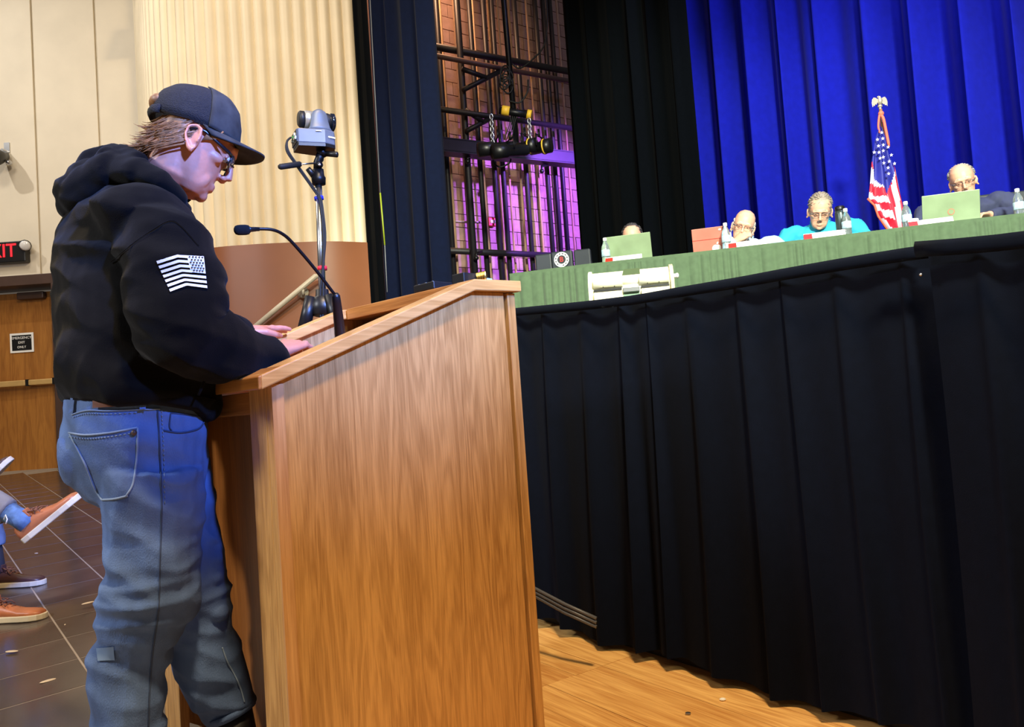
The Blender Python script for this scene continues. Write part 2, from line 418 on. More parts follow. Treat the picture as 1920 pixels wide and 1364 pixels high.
# door sign
sg = thing('door_sign', 'small black emergency exit only sign in white frame on the door', 'sign', at(41, 643, DW-.03))
c = at(41, 643, DW-.035); c = Vector((c[0], DW-.032, c[2]))
fb = MB(); fb.box(c, (.285, .008, .235)); fb.build('sign_frame', m_white, sg)
fb = MB(); fb.box(c+Vector((0, -.005, 0)), (.235, .006, .185)); fb.build('sign_face', m_black, sg)
for k, tx in enumerate(('EMERGENCY', 'EXIT', 'ONLY')):
    text(tx, .043 if k == 0 else .04, frame(c+Vector((0, -.009, .058-.056*k)), (1,0,0), (0,0,1)), m_white, 'lettering', sg)
# exit sign
m_exit = mat('exit_red_glow', (255, 30, 40), .4, emit=2.2, var=0)
ex = thing('exit_sign', 'black exit sign with glowing red letters and emergency lamps', 'sign', at(5, 473, WY-.03))
a = at(48, 470, WY-.1); c = Vector((a[0]-.29, WY-.075, at(10, 474, WY-.1)[2]))
eb = MB(); eb.box(c, (.60, .10, .25)); eb.build('housing', m_black, ex, bevel=.012)
text('EXIT', .225, frame(c+Vector((-.01, -.053, .008)), (1,0,0), (0,0,1)), m_exit, 'lettering', ex, .003, .9)
m_lens = mat('clear_lamp_lens', (225, 225, 225), .15, spec=.8)
for sx in (-1, 1):
    lb = MB(); lc = c+Vector((sx*.30, -.05, .06)); lb.tube([lc+Vector((0, .05, 0)), lc+Vector((sx*.02, -.02, -.0)), lc+Vector((sx*.03, -.045, -.01))], [.03, .055, .068], 12); l_ = lb.build('lamp_head', m_blackmetal, ex, True)
    lb = MB(); lb.tube([lc+Vector((sx*.03, -.045, -.01)), lc+Vector((sx*.036, -.06, -.015))], [.062, .045], 12); lb.build('lens', m_lens, l_, True)
# wall floodlight at the left edge
fl = thing('wall_floodlight', 'black round floodlight on a steel wall bracket above the exit sign', 'lamp', at(12, 290, WY-.05))
c = at(13, 277, WY-.03); bk = MB(); bk.box((c[0], WY-.03, c[2]), (.065, .012, .12)); bk.box((c[0]+.002, WY-.08, c[2]-.06), (.03, .1, .03)); bk.build('bracket', m_chrome, fl)
c = at(17, 305, WY-.14); bk = MB(); bk.ell(c, (.03, .04, .03)); bk.build('knuckle', m_chrome, fl, True)
c = at(-4, 294, WY-.2); bk = MB(); bk.tube([Vector(c)+Vector((.0, .12, .05)), Vector(c), Vector(c)+Vector((-.0, -.1, -.06)), Vector(c)+Vector((-.0, -.13, -.075))], [.06, .088, .095, .08], 18); bk.build('lamp_body', m_black, fl, True)

# ---- curved proscenium wall: fluted above, smooth brown below
path = cr([(-4.24, 9.2, 0), (-4.0, 8.6, 0), (-3.62, 7.85, 0), (-3.18, 7.2, 0), (-2.644, 6.87, 0), (-2.251, 6.826, 0), (-1.879, 6.859, 0), (-1.558, 6.921, 0), (-1.249, 7.073, 0)], 24)
cum = [0]
for a, b_ in zip(path[:-1], path[1:]): cum.append(cum[-1]+np.linalg.norm(b_-a))
def onpath(s):
    s = min(max(s, 0), cum[-1]); i = max(0, min(len(path)-2, int(np.searchsorted(cum, s))-1)); t = (s-cum[i])/(cum[i+1]-cum[i])
    p = path[i]+(path[i+1]-path[i])*t; d = path[i+1]-path[i]; d = d/np.linalg.norm(d)
    return p, np.array([d[1], -d[0], 0])
ZW = 2.46
bw_ = MB(); 
bw_.grid(90, 1, lambda u, v: (lambda pn: tuple(pn[0]-pn[1]*.03+np.array([0, 0, [.0, 8.0][int(v)]])))(onpath(u*cum[-1])))
pe, ne = onpath(cum[-1])
bw_.hexa([pe-ne*.03, pe-ne*.5, pe-ne*.5+np.array([.02,0,0]), pe-ne*.03+np.array([.02,0,0])]+[q+np.array([0,0,8.]) for q in (pe-ne*.03, pe-ne*.5, pe-ne*.5+np.array([.02,0,0]), pe-ne*.03+np.array([.02,0,0]))])
wall_front = struct(bw_.build('wall_front', m_rib, normals=False), 'curved wall beside the stage')
NF = 38
for k in range(NF):
    s0, s1 = cum[-1]*k/NF, cum[-1]*(k+1)/NF; fb = MB(); rows = []
    for z in (ZW, 8.0):
        r = []
        for t in range(7):
            p, n = onpath(s0+(s1-s0)*t/6); r.append(p+n*(.040*math.sin(PI*t/6)**.8-.010)+np.array([0,0,z]))
        rows.append(r)
    fb.grid(6, 1, lambda u, v: rows[int(round(v))][int(round(u*6))])
    fb.build('flute', m_rib, wall_front, True, normals=False)
wb = MB(); wb.grid(90, 1, lambda u, v: (lambda pn: tuple(pn[0]+pn[1]*.028+np.array([0,0,[0., ZW][int(v)]])))(onpath(u*cum[-1])))
wb.grid(90, 1, lambda u, v: (lambda pn: tuple(pn[0]+pn[1]*[.028, -.02][int(v)]+np.array([0,0,ZW])))(onpath(u*cum[-1])))
part_label(wb.build('wainscot', m_brown, wall_front, True, normals=False), 'glossy brown lower wall')
# handrail on the curved wall
hr = thing('handrail', 'pale sloping stair handrail fixed on the curved brown wall', 'handrail', onz(540, 560, 1.9)*0+at(540, 565, 6.7))
rail = MB(); a, b_ = Vector(at(462, 627, 6.72)), Vector(at(592, 518, 6.72)); rail.tube([a, a.lerp(b_, .5), b_, b_+Vector((.05, .06, 0))], .024, 12); rail.build('rail', m_steel, hr, True)
for px, py in ((570, 546),):
    bk = MB(); c = Vector(at(px-2, py-6, 6.72)); w_ = Vector(at(px+1, py+4, 6.84)); bk.tube([c, c+Vector((0, 0, -.05)), w_], .012, 8); bk.lathe([(.05, 0), (.05, .02), (.02, .03)], w_+Vector((0, -.03, 0)), Matrix.Rotation(PI/2, 3, 'X'), 14); bk.build('bracket', m_steel, hr, True)
# dark loudspeaker corner at the top left of the fluted wall
ls = MB(); c = Vector(at(266, -26, 7.9)); ls.prism([(-.22, .05), (.18, .05), (.12, .28), (-.1, .36)], c-Vector((0, 0, .1)), (1,0,0), (0,0,1), (0,-1,0), .25)
tag(ls.build('wall_loudspeaker', m_black, origin=tuple(c), bevel=.01), 'black loudspeaker corner high on the ribbed wall', 'loudspeaker')

# ================================================================== DRAPES
def drape(A, B, z0, z1, wl, amp, seed, rows=7, n_=11, topamp=.7, sharp=.35, zfun=None, z0fun=None):
    rnd = random.Random(seed); A = np.array(A, float); B = np.array(B, float); L = np.linalg.norm(B-A); d = (B-A)/L; n = np.array([d[1], -d[0], 0.])
    nf = max(2, int(round(L/wl))); fr = [rnd.uniform(.65, 1.35) for _ in range(nf)]; sm = sum(fr); am = [rnd.uniform(.55, 1.2) for _ in range(nf+1)]; ps = [rnd.uniform(-.8, .8) for _ in range(nf+1)]
    cols = []; s = 0
    for k in range(nf):
        for i in range(n_):
            t = i/n_; a = am[k]*(1-t)+am[k+1]*t; ph = 2*PI*t; p2 = ps[k]*(1-t)+ps[k+1]*t
            off = amp*a*(-math.cos(ph)+sharp*math.sin(2*ph+p2)); lat = wl*.10*math.sin(ph+p2)
            cols.append((s+fr[k]/sm*L*t+lat, off))
        s += fr[k]/sm*L
    cols.append((L, cols[0][1]))
    b = MB(); nc = len(cols)-1
    dr = [rnd.uniform(-.3, .3) for _ in range(nf+1)]
    def fn(u, v):
        i = int(round(u*nc)); s_, o_ = cols[i]; k = topamp+(1-topamp)*(1-v)
        sway = math.sin(v*2.2+i*.05)*.012
        zt_ = z1 if zfun is None else zfun(s_); zb = z0 if z0fun is None else z0fun(s_)
        return tuple(A+d*(s_+sway)+n*o_*k+np.array([0,0,zb+(zt_-zb)*v]))
    b.grid(nc, rows, fn); return b
def fold_obj(b, name, m, label, cat, origin):
    o = b.build(name, m, None, True, origin=tuple(origin), normals=False); return tag(o, label, cat)
TOP = 9.0
# masking flat and navy house curtain right of the fluted wall
a = np.array([-1.26, 7.09, 0]); b_ = at(716, 500, 6.86); b_[2] = 0
fold_obj(drape((-1.30, 7.12, 0), tuple(b_), SZ+.0, TOP, .16, .01, 3), 'masking_drape', m_legblk, 'narrow flat black masking drape beside the cream ribbed wall', 'curtain', a+np.array([0,0,SZ]))
e = at(836, 500, 5.75); e[2] = 0; bb_ = b_.copy()
fold_obj(drape(tuple(bb_+np.array([.02, .06, 0])), tuple(e), SZ, TOP, .30, .05, 5), 'house_curtain', m_navy, 'bunched dark navy stage curtain left of the lit block wall', 'curtain', bb_+np.array([0,0,SZ]))
m_tape = mat('yellow_green_tape', (150, 170, 40), .5, var=0)
pc = thing('curtain_pull_cord', 'thin pale pull cord with yellow tape on the navy curtain', 'cord', at(722, 540, 6.6))
cb = MB(); cb.tube([at(694, 0, 6.6), at(713, 362, 6.6)], .004, 6); cb.tube([at(721.5, 460, 6.6), at(726, 548, 6.6)], .004, 6); cb.build('cord', mat('grey_cord', (120, 124, 130), .6), pc, True)
cb = MB(); cb.tube([at(713, 362, 6.6), at(721.5, 460, 6.6)], .007, 6); cb.build('tape', m_tape, pc, True)
# black legs and blue backdrop, all parallel to the stage front
def onV(x, y, v): return onpl(x, y, UV(0, v), AV)
def flat(p, z=0): return np.array([p[0], p[1], z])
l0, l1 = flat(onV(1083, 480, 5.7)), flat(onV(1236, 480, 5.7))
fold_obj(drape(l0, l1, SZ, TOP, .30, .06, 11), 'masking_curtain', m_legblk, 'black masking leg directly right of the purple block wall', 'curtain', l0+np.array([0,0,SZ]))
l0, l1 = flat(onV(1228, 480, 6.3)), flat(onV(1318, 480, 6.3))
fold_obj(drape(l0, l1, SZ, TOP, .30, .06, 12), 'masking_curtain', m_legblk, 'second black masking leg at the left edge of the blue curtain', 'curtain', l0+np.array([0,0,SZ]))
l0, l1 = flat(onV(1255, 480, 7.6)), flat(onV(2080, 480, 7.6))
fold_obj(drape(l0, l1, SZ, TOP, .42, .15, 21, rows=8, n_=16, sharp=.6), 'backdrop_curtain', m_blue, 'royal blue pleated backdrop curtain behind the panel', 'curtain', l0+np.array([0,0,SZ]))

# ---- black stage skirt clipped along the apron
VS = 1.84
def topz_table(pts):
    out = []
    for px, py in pts:
        p = onV(px, py, VS); out.append((float(np.dot(p, AU)), p[2]))
    return out
skA = topz_table([(930, 586), (962, 581), (1108, 567), (1200, 556), (1285, 541), (1400, 522), (1480, 507), (1600, 486), (1700, 470), (1757, 462), (1780, 459)])
skB = topz_table([(1752, 460), (1800, 457), (1860, 452), (1920, 446), (2050, 430)])
def zf(tab, u0): 
    us = [t[0] for t in tab]; zs = [t[1] for t in tab]
    return lambda s: float(np.interp(u0+s, us, zs))
def skirt_bottom(seed):
    r = random.Random(seed); ph = r.uniform(0, 6)
    return lambda s: .035+.012*math.sin(s*9+ph)
def skirt(u0, u1, tab, seed, dv=0):
    A, B = UV(u0, VS+dv), UV(u1, VS+dv)
    return drape(A, B, .04, 1.1, .17, .026, seed, rows=14, n_=14, topamp=.25, sharp=.5, zfun=zf(tab, u0), z0fun=skirt_bottom(seed))
u0 = skA[1][0]-2.2; u1 = skA[-2][0]
sk = thing('stage_skirt', 'long black pleated stage skirt from the lectern to the overlap', 'curtain', UV(u0, VS, .03))
o = skirt(u0, u1, [(u0, skA[1][1])]+skA[1:], 31).build('skirt_cloth', m_skirt, sk, True, normals=False)
hb = MB(); zA = zf([(u0, skA[1][1])]+skA[1:], u0); Ls = u1-u0
hb.grid(60, 3, lambda u, v: tuple(UV(u0+u*Ls, VS-.030-.006*math.sin(v*PI), zA(u*Ls)-.030*(1-v)+.002))); hb.build('skirt_header', m_skirt, sk, True, normals=False, solid=.004)
skB.append((skB[-1][0]+2.2, skB[-1][1])); ub0, ub1 = skB[0][0], skB[-1][0]
sk2 = thing('stage_skirt', 'black pleated stage skirt overlapping at the right end of the apron', 'curtain', UV(ub0, VS, .03))
skirt(ub0, ub1, skB, 37, -.055).build('skirt_cloth', m_skirt, sk2, True, normals=False)
hb = MB(); zB = zf(skB, ub0); Lb = ub1-ub0
hb.grid(30, 3, lambda u, v: tuple(UV(ub0+u*Lb, VS-.088-.006*math.sin(v*PI), zB(u*Lb)-.034*(1-v)+.002))); hb.build('skirt_header', m_skirt, sk2, True, normals=False, solid=.004)
pnb = MB(); pnb.ell(UV(ub0+.012, VS-.10, zB(0)-.075), (.004,)*3, n=8, m=5); pnb.build('pin', m_chrome, sk2, True)
# stage nosing strip just visible above the skirt
ns = MB(); t = skA[1:6]
for (ua, za), (ub, zb) in zip(t[:-1], t[1:]):
    ns.hexa([UV(ua, VS+.012, za-.03), UV(ub, VS+.012, zb-.03), UV(ub, VS+.05, zb-.03), UV(ua, VS+.05, za-.03), UV(ua, VS+.012, za+.006), UV(ub, VS+.012, zb+.006), UV(ub, VS+.05, zb+.006), UV(ua, VS+.05, za+.006)])
struct(ns.build('trim_4', m_dkbrown), 'thin dark stage edge nosing')
# cable bundle leaning under the skirt by the lectern
for k in range(3):
    cb = MB(); cb.tube([at(975, 1090+k*7, 2.78), at(1003, 1104+k*7, 2.74), at(1060, 1134+k*8, 2.64), at(1118, 1160+k*8, 2.57)], .006, 8)
    tag(cb.build('floor_cable', mat('grey_cable', (84, 84, 88), .4), origin=tuple(at(1003, 1104+k*7, 2.7)), smooth=True), ['uppermost', 'middle', 'lowest'][k]+' of three grey cables along the skirt foot right of the lectern', 'cable', 'cables along the skirt foot')

# ================================================================== SIDE STAGE: block wall and rigging
W0 = at(950, 470, 12.0); W0 = np.array([W0[0], W0[1], 0])
def onW(x, y, off=0): return onpl(x, y, W0+AU*off, AU)
bk = MB(); BW, BH = .406, .203
wb0 = onW(780, 300); wb1 = onW(1120, 300)
t0 = float(np.dot(wb0-W0, AV)); t1 = float(np.dot(wb1-W0, AV))
bk.hexa([W0+AV*t-AU*o_+np.array([0,0,z]) for z in (SZ, 9.6) for (t, o_) in ((t0-2.5, .006), (t1+3, .006), (t1+3, .3), (t0-2.5, .3))])
wall_back = struct(bk.build('wall_back', m_mortar), 'painted block wall at the side of the stage')
cb = MB(); cb.box((0, 0, 0), (BW-.012, .03, BH-.012)); 
cbm = bmesh.new(); me = cb.mesh('block'); cbm.from_mesh(me); bmesh.ops.recalc_face_normals(cbm, faces=cbm.faces); cbm.to_mesh(me); cbm.free(); me.materials.append(m_cmu)
rotV = math.atan2(AV[1], AV[0]); nb = 0
for r in range(0, 40):
    for c in range(-2, 16):
        t = t0-.3+c*BW+(r % 2)*BW/2
        if t > t1+.3: continue
        P = W0+AV*t+np.array([0, 0, SZ+BH*(r+.5)]); x, y = proj(P)
        if not (770 < x < 1130 and -40 < y < 600): continue
        if nb >= 300: continue
        nb += 1; o = bpy.data.objects.new('block', me); COL.objects.link(o); o.parent = wall_back; o.location = P+AU*random.uniform(-.0015, .0015); o.rotation_euler = (0, 0, rotV)
def vert(px, py, off, r, name, m, label, cat, group=None, z0=SZ, z1=9.3):
    p = onW(px, py, off); b = MB(); b.tube([(p[0], p[1], z0), (p[0], p[1], z1)], r, 10)
    return tag(b.build(name, m, None, True, origin=(p[0], p[1], z0)), label, cat, group)
ORD = ['leftmost', 'second', 'third', 'fourth', 'fifth', 'sixth', 'seventh', 'eighth', 'ninth', 'tenth', 'eleventh']
for k, px in enumerate((829, 891, 917, 933, 976, 1015, 1030, 1043)):
    vert(px, 176, .55, .038, 'rigging_pipe', m_pipe, 'dark vertical rigging pipe before the block wall, '+ORD[k]+(' of eight' if k == 0 else ' from the left'), 'pipe', 'dark vertical rigging pipes')
vert(868, 176, .9, .045, 'rigging_pipe', m_pipe, 'dark rigging upright that carries the two pairs of diagonal brackets', 'pipe')
for k, px in enumerate((809, 836, 861, 897, 926, 944, 965, 998, 1029, 1056)):
    vert(px, 176, .42, .017, 'hauling_rope', m_rope, 'thin tan hauling rope along the block wall, '+ORD[k]+(' of ten' if k == 0 else ' from the left'), 'rope', 'tan hauling ropes')
def bar(p, q, off, r, name, label, cat='pipe', m=None):
    a, b_ = Vector(onW(*p, off)), Vector(onW(*q, off)); d = (b_-a).normalized()*.25; b = MB(); b.tube([a-d, b_+d], r, 10)
    return tag(b.build(name, m or m_pipe, None, True, origin=tuple(a)), label, cat)
bar((808, 86), (1060, 133), .75, .05, 'batten_pipe', 'topmost dark horizontal batten pipe crossing the ropes')
bar((808, 103), (1061, 151), 1.05, .036, 'batten_pipe', 'brown horizontal pipe just below the topmost batten', m=mat('brown_pipe', (92, 66, 60), .5))
bar((820, 204), (1068, 240), 1.05, .04, 'batten_pipe', 'horizontal pipe carrying the yellow taped cross arm')
bar((838, 470), (1030, 479), .7, .045, 'batten_pipe', 'lowest horizontal pipe near the table top')
gb = MB(); a, b_ = Vector(onW(800, 272, 1.0)), Vector(onW(1085, 301, 1.0)); up = Vector((0, 0, .17))
nv = Vector(AU)
for dz, hw in ((.085, .10), (-.085, .10)):
    gb.hexa([a+Vector((0,0,dz-.012))-nv*hw, b_+Vector((0,0,dz-.012))-nv*hw, b_+Vector((0,0,dz-.012))+nv*hw, a+Vector((0,0,dz-.012))+nv*hw, a+Vector((0,0,dz+.012))-nv*hw, b_+Vector((0,0,dz+.012))-nv*hw, b_+Vector((0,0,dz+.012))+nv*hw, a+Vector((0,0,dz+.012))+nv*hw])
gb.hexa([a-up*.5+nv*.08, b_-up*.5+nv*.08, b_-up*.5+nv*.1, a-up*.5+nv*.1, a+up*.5+nv*.08, b_+up*.5+nv*.08, b_+up*.5+nv*.1, a+up*.5+nv*.1])
tag(gb.build('steel_beam', mat('slate_steel_beam', (46, 42, 62), .5), origin=tuple(a)), 'wide slate steel beam across the block wall behind the stage lights', 'beam')
for k, (p, q, e) in enumerate((((866, 129), (912, 146), (939, 133)), ((872, 206), (906, 229), (918, 223)))):
    t = thing('diagonal_bracket', ['upper pair of dark diagonal brackets under the brown pipe', 'lower pair of dark diagonal brackets under the taped pipe'][k], 'bracket', tuple(onW(*p, 1.0)))
    b = MB(); b.tube([onW(*p, 1.0), onW(*q, 1.05)], .035, 8); b.build('strut', m_pipe, t, True)
    b = MB(); b.tube([onW(p[0]+2, p[1]+[40, 40][k], 1.0), onW(*e, 1.05)], .035, 8); b.build('strut', m_pipe, t, True)
for k, (px, py) in enumerate(((877, 297), (1016, 315), (893, 478))):
    b = MB(); b.tube([onW(px+10, py-6, .95), onW(px, py-3, 1.0), onW(px, py+6, 1.02)], .02, 8); b.ell(onW(px, py+6, 1.02), (.035,)*3, n=8, m=6)
    tag(b.build('pipe_hook', m_black, None, True, origin=tuple(onW(px, py, 1.0))), ['black hook clamp under the left part of the beam', 'black hook clamp under the right part of the beam', 'black hook clamp on the lowest horizontal pipe'][k], 'clamp')
# fire alarm pull station with conduit
fa = thing('fire_alarm', 'small red fire alarm box with conduit on the purple lit blocks', 'alarm', tuple(onW(921, 417, .03)))
c = Vector(onW(921, 417, .06)); Rv = Matrix.Rotation(rotV, 3, 'Z')
b = MB(); b.box(c, (.14, .08, .13), Rv); b.build('box', m_red, fa, bevel=.008)
b = MB(); b.box(c+Vector(AU)*.045, (.09, .02, .05), Rv); b.build('cover', m_white, fa, bevel=.004)
b = MB(); b.tube([onW(836, 415, .04), onW(913, 417, .04)], .012, 8); b.build('conduit', mat('pale_conduit', (190, 170, 180), .5), fa, True)
b = MB(); b.tube([onW(930, 413, .04), onW(933, 405, .04)], .012, 8); b.ell(onW(930, 420, .06), (.02,)*3, n=8, m=6); b.build('pipe_elbow', mat('pale_conduit', (190, 170, 180)), fa, True)
# lighting boom with lamps, cross arm and cables
BY = 9.0
bt = thing('lighting_boom', 'black hanging light boom with yellow taped cross arm and cable coil', 'boom', tuple(at(966, 262, BY)))
b = MB(); b.tube([at(937, -90, BY), at(944, 0, BY), at(968, 268, BY)], .034, 10); b.build('boom_pipe', m_blackmetal, bt, True)
b = MB(); b.tube([at(936, 207, BY-.05), at(994, 216, BY-.05)], .045, 10); b.build('cross_arm', m_blackmetal, bt, True)
m_yel = mat('yellow_tape', (232, 186, 52), .5, var=.05)
b = MB(); b.tube([at(941, 207, BY-.05), at(955, 209, BY-.05)], .058, 12); b.build('tape_band', m_yel, bt, True)
b = MB(); b.tube([at(988, 214.5, BY-.05), at(996, 216, BY-.05)], .058, 12); b.build('tape_band', m_yel, bt, True)
b = MB(); rr = random.Random(4)
for k in range(6):
    c = Vector(at(949+rr.uniform(-4, 4), 136+k*5, BY-.08)); R = Matrix.Rotation(rr.uniform(-.5, .5), 3, 'Z')@Matrix.Rotation(PI/2+rr.uniform(-.4, .4), 3, 'X')
    b.tube([c+R@Vector((.055*math.cos(q*PI/8)*1.1, .085*math.sin(q*PI/8), 0)) for q in range(17)], .009, 6)
b.tube(cr([at(960, 120, BY-.05), at(975, 128, BY-.05), at(1000, 110, BY-.1), at(1020, 85, BY-.1), at(1026, 40, BY-.1), at(1024, -10, BY-.1)]), .010, 6)
b.tube(cr([at(955, 190, BY-.05), at(975, 192, BY-.08), at(989, 172, BY-.08), at(990, 150, BY-.05)]), .010, 6)
b.tube(cr([at(924, 300, BY-.1), at(930, 310, BY-.1), at(940, 313, BY-.1), at(955, 306, BY-.1), at(958, 298, BY-.1)]), .010, 6)
for k in range(4): b.tube(cr([at(958+k*4, 214, BY-.05), at(955+k*3, 235, BY-.05), at(945+k*5, 262, BY-.05)]), .006, 5)
b.build('cable', m_rubber, bt, True)['kind'] = 'stuff'
def chain(p, q, n):
    b = MB(); a, e = Vector(p), Vector(q)
    for k in range(n):
        c = a.lerp(e, (k+.5)/n); R = Matrix.Rotation(PI/2*(k % 2)+.3, 3, 'Z')
        b.tube([c+R@Vector((.02*math.cos(j*PI/4), 0, .036*math.sin(j*PI/4))) for j in range(9)], .006, 5, cap=False)
    return b
chain(at(921, 216, BY-.1), at(924, 270, BY-.1), 9).build('chain', m_chrome, bt, True)
chain(at(992, 224, BY-.1), at(994, 262, BY-.1), 7).build('chain', m_chrome, bt, True)
def lamp(c, d, L, r, label, bodies):
    t = thing('stage_light', label, 'stage light', tuple(c)); c = Vector(c); d = Vector(d).normalized()
    b = MB(); b.tube([c-d*L*.5, c-d*L*.42, c+d*L*.1, c+d*L*.12, c+d*L*.5], [r*.55, r*.8, r*.8, r, r], 14); b.build('lamp_barrel', m_black, t, True)
    b = MB(); s_ = d.cross(Vector((0, 0, 1))).normalized(); b.tube([c+s_*r*1.15, c+s_*r*1.15+Vector((0,0,r*1.6)), c-s_*r*1.15+Vector((0,0,r*1.6)), c-s_*r*1.15], r*.12, 6); b.tube([c+Vector((0,0,r*1.5)), c+Vector((0,0,r*2.6))], r*.16, 6); b.build('yoke', m_blackmetal, t, True)
    b = MB(); b.tube([c+d*L*.18, c+d*L*.23], r*1.06, 14); b.build('label_band', m_yel, t, True) if bodies else None
    return t
lamp(at(935, 278, BY-.05), (-.95, -.25, -.10), .50, .085, 'leftmost of the black stage lights on the boom', 0)
lamp(at(958, 283, BY-.25), (-.9, -.4, -.12), .46, .085, 'black stage light in the middle of the boom cluster', 0)
lamp(at(986, 276, BY-.1), (.85, -.45, .0), .26, .085, 'black stage light with yellow label right of the boom pipe', 1)
lamp(at(1012, 277, BY-.1), (.9, -.4, .0), .28, .085, 'rightmost black stage light with yellow label on the boom', 1)

# ================================================================== LECTERN
LA = math.radians(46); P1 = at(505, 693, 1.607).copy(); P1[2] = 0
LW = .637; XB, XE = .588, .755            # where the slope ends, where the flat top ends
ZN, ZBD, ZE = 1.003, 1.230, 1.236          # rim heights at the speaker edge, the bend and the end
lec = thing('lectern', 'large honey oak lectern with sloping rimmed top on the wooden floor', 'lectern', tuple(P1), LA)
def lp(x, y, z): return tuple(WM[lec]@Vector((x, y, z)))
ZB = .012; SL = (ZBD-ZN)/XB
m_band = wood('lectern_edge_band', (222, 170, 112), (176, 122, 70), 'Z', 1.2, .4, 4)
def side(y0, t, notch=False):
    b = MB(); poly = [(0.0, ZB), (XE-.043, ZB), (XE-.043, ZE-.033), (XB, ZBD-.03), (0, ZN-.03)]
    if notch: poly = [(.10, ZB)]+poly[1:]+[(0, .125), (.05, .122), (.085, .10), (.10, .06)]
    return b.prism(poly, (0, y0+t, 0), (1,0,0), (0,0,1), (0,-1,0), t)
side(0, .022).build('side_panel', m_oak, lec, local=True, bevel=.0015)
side(LW-.022, .022, True).build('side_panel', m_oak, lec, local=True, bevel=.0015)
b = MB(); b.box((.014, -.002, (ZB+ZN-.03)/2), (.028, .006, ZN-.03-ZB)); b.build('edge_strip', m_band, lec, local=True, bevel=.001)
b = MB(); b.box((XE-.037, LW/2, (ZB+ZE-.04)/2), (.014, LW-.05, ZE-.04-ZB)); b.build('groove', m_groove, lec, local=True)
b = MB(); b.box((XE-.016, LW/2, (ZB+ZE-.033)/2), (.030, LW+.006, ZE-.033-ZB)); b.build('front_panel', m_oak, lec, local=True, bevel=.002)
for y0, y1, zb in ((.022, .095, ZB), (LW-.095, LW-.022, .125)):
    b = MB(); b.box((.012, (y0+y1)/2, (zb+ZN-.035)/2), (.024, y1-y0, ZN-.035-zb)); b.build('stile', m_oak, lec, local=True, bevel=.002)
b = MB(); b.box((.115, LW/2, (ZB+ZN)/2), (.018, LW-.05, ZN-ZB-.02)); part_label(b.build('back_panel', wood('lectern_shaded_panel', (176, 108, 46), (128, 72, 26), 'Z', 1.0, .35, 4), lec, local=True), 'recessed panel on the speaker side, shade put into its oak colour')  # same oak, toned down: the shade inside the recess is painted into the colour
b = MB(); b.box((.040, LW/2, ZN-.065), (.05, LW-.20, .05)); b.build('rail', m_oaky, lec, local=True, bevel=.003)
def rim(y0, y1, nm):
    b = MB(); x = [-.030, XB, XE+.008]; zt_ = [ZN-.030*SL, ZBD, ZE]; th = .030
    rings = [[(x[i], y0, zt_[i]-th), (x[i], y1, zt_[i]-th), (x[i], y1, zt_[i]), (x[i], y0, zt_[i])] for i in range(3)]
    b.loft(rings); return b.build(nm, m_oakx, lec, local=True, bevel=.003)
rim(-.022, .05, 'side_rim'); rim(LW-.05, LW+.022, 'side_rim')
b = MB(); b.loft([[(-.036, y, ZN-.042), (-.036, y, ZN-.014), (.02, y, ZN+.008), (.02, y, ZN-.022)] for y in (-.020, LW+.020)]); b.build('front_lip', m_oaky, lec, local=True, bevel=.003)
def trayz(x): return ZN-.080+SL*x
b = MB(); b.loft([[(.02, y, trayz(.02)-.012), (.02, y, trayz(.02)), (XB+.005, y, trayz(XB)), (XB+.005, y, trayz(XB)-.012)] for y in (.03, LW-.03)]); b.build('reading_surface', m_oaky, lec, local=True)
b = MB(); b.box(((XB+XE)/2, LW/2, ZE-.022), (XE-XB-.01, LW-.11, .034)); b.build('top_shelf', m_oaky, lec, local=True, bevel=.002)
b = MB(); b.box((XE/2+.05, LW/2, .14), (XE-.16, LW-.05, .02)); b.build('base', m_oaky, lec, local=True)
for y in (.06, LW-.05):
    b = MB(); b.lathe([(.010, -.014), (.046, -.014), (.052, -.008), (.052, .008), (.046, .014), (.010, .014)], (.045, y, .052), Matrix.Rotation(PI/2, 3, 'X'), 22)
    cst = b.build('wheel', m_rubber, lec, True, local=True); b = MB(); b.lathe([(.0, -.017), (.020, -.017), (.020, .017), (0, .017)], (.045, y, .052), Matrix.Rotation(PI/2, 3, 'X'), 14); b.build('hub', m_chrome, cst, True, local=True)
# gooseneck microphone
mc = thing('gooseneck_microphone', 'black gooseneck microphone rising from the lectern top', 'microphone', lp(.40, .33, trayz(.40)))
MBS = Vector(lp(.40, .33, trayz(.40)-.004)); k = Vector(at(630, 556, MBS.y-.08))
MD = k.y
b = MB(); b.tube([MBS, MBS.lerp(k, .25), MBS.lerp(k, .9), k, k+(k-MBS)*.05], [.017, .0155, .012, .011, .007], 14); b.build('sleeve', m_black, mc, True)
pts = cr([k, at(590, 504, MD-.05), at(548, 455, MD-.10), at(528, 438, MD-.125), at(510, 431, MD-.145), at(490, 429.5, MD-.16), at(468, 430, MD-.175)], 6)
b = MB(); b.tube(pts, .0042, 10); b.build('gooseneck', m_blackmetal, mc, True)
b = MB(); b.tube([at(486, 429.8, MD-.163), at(470, 430.5, MD-.175), at(465, 431, MD-.18)], [.005, .0065, .010], 12); b.build('capsule', m_black, mc, True)
b = MB(); a, e = Vector(at(468, 431, MD-.176)), Vector(at(439, 432, MD-.195)); b.tube([a.lerp(e, t) for t in (0, .06, .25, .5, .75, .92, 1)], [.007, .0112, .0128, .013, .0126, .010, .005], 14); b.build('foam_windscreen', mat('black_foam', (10, 10, 11), .95, bump=.6, bs=900), mc, True)
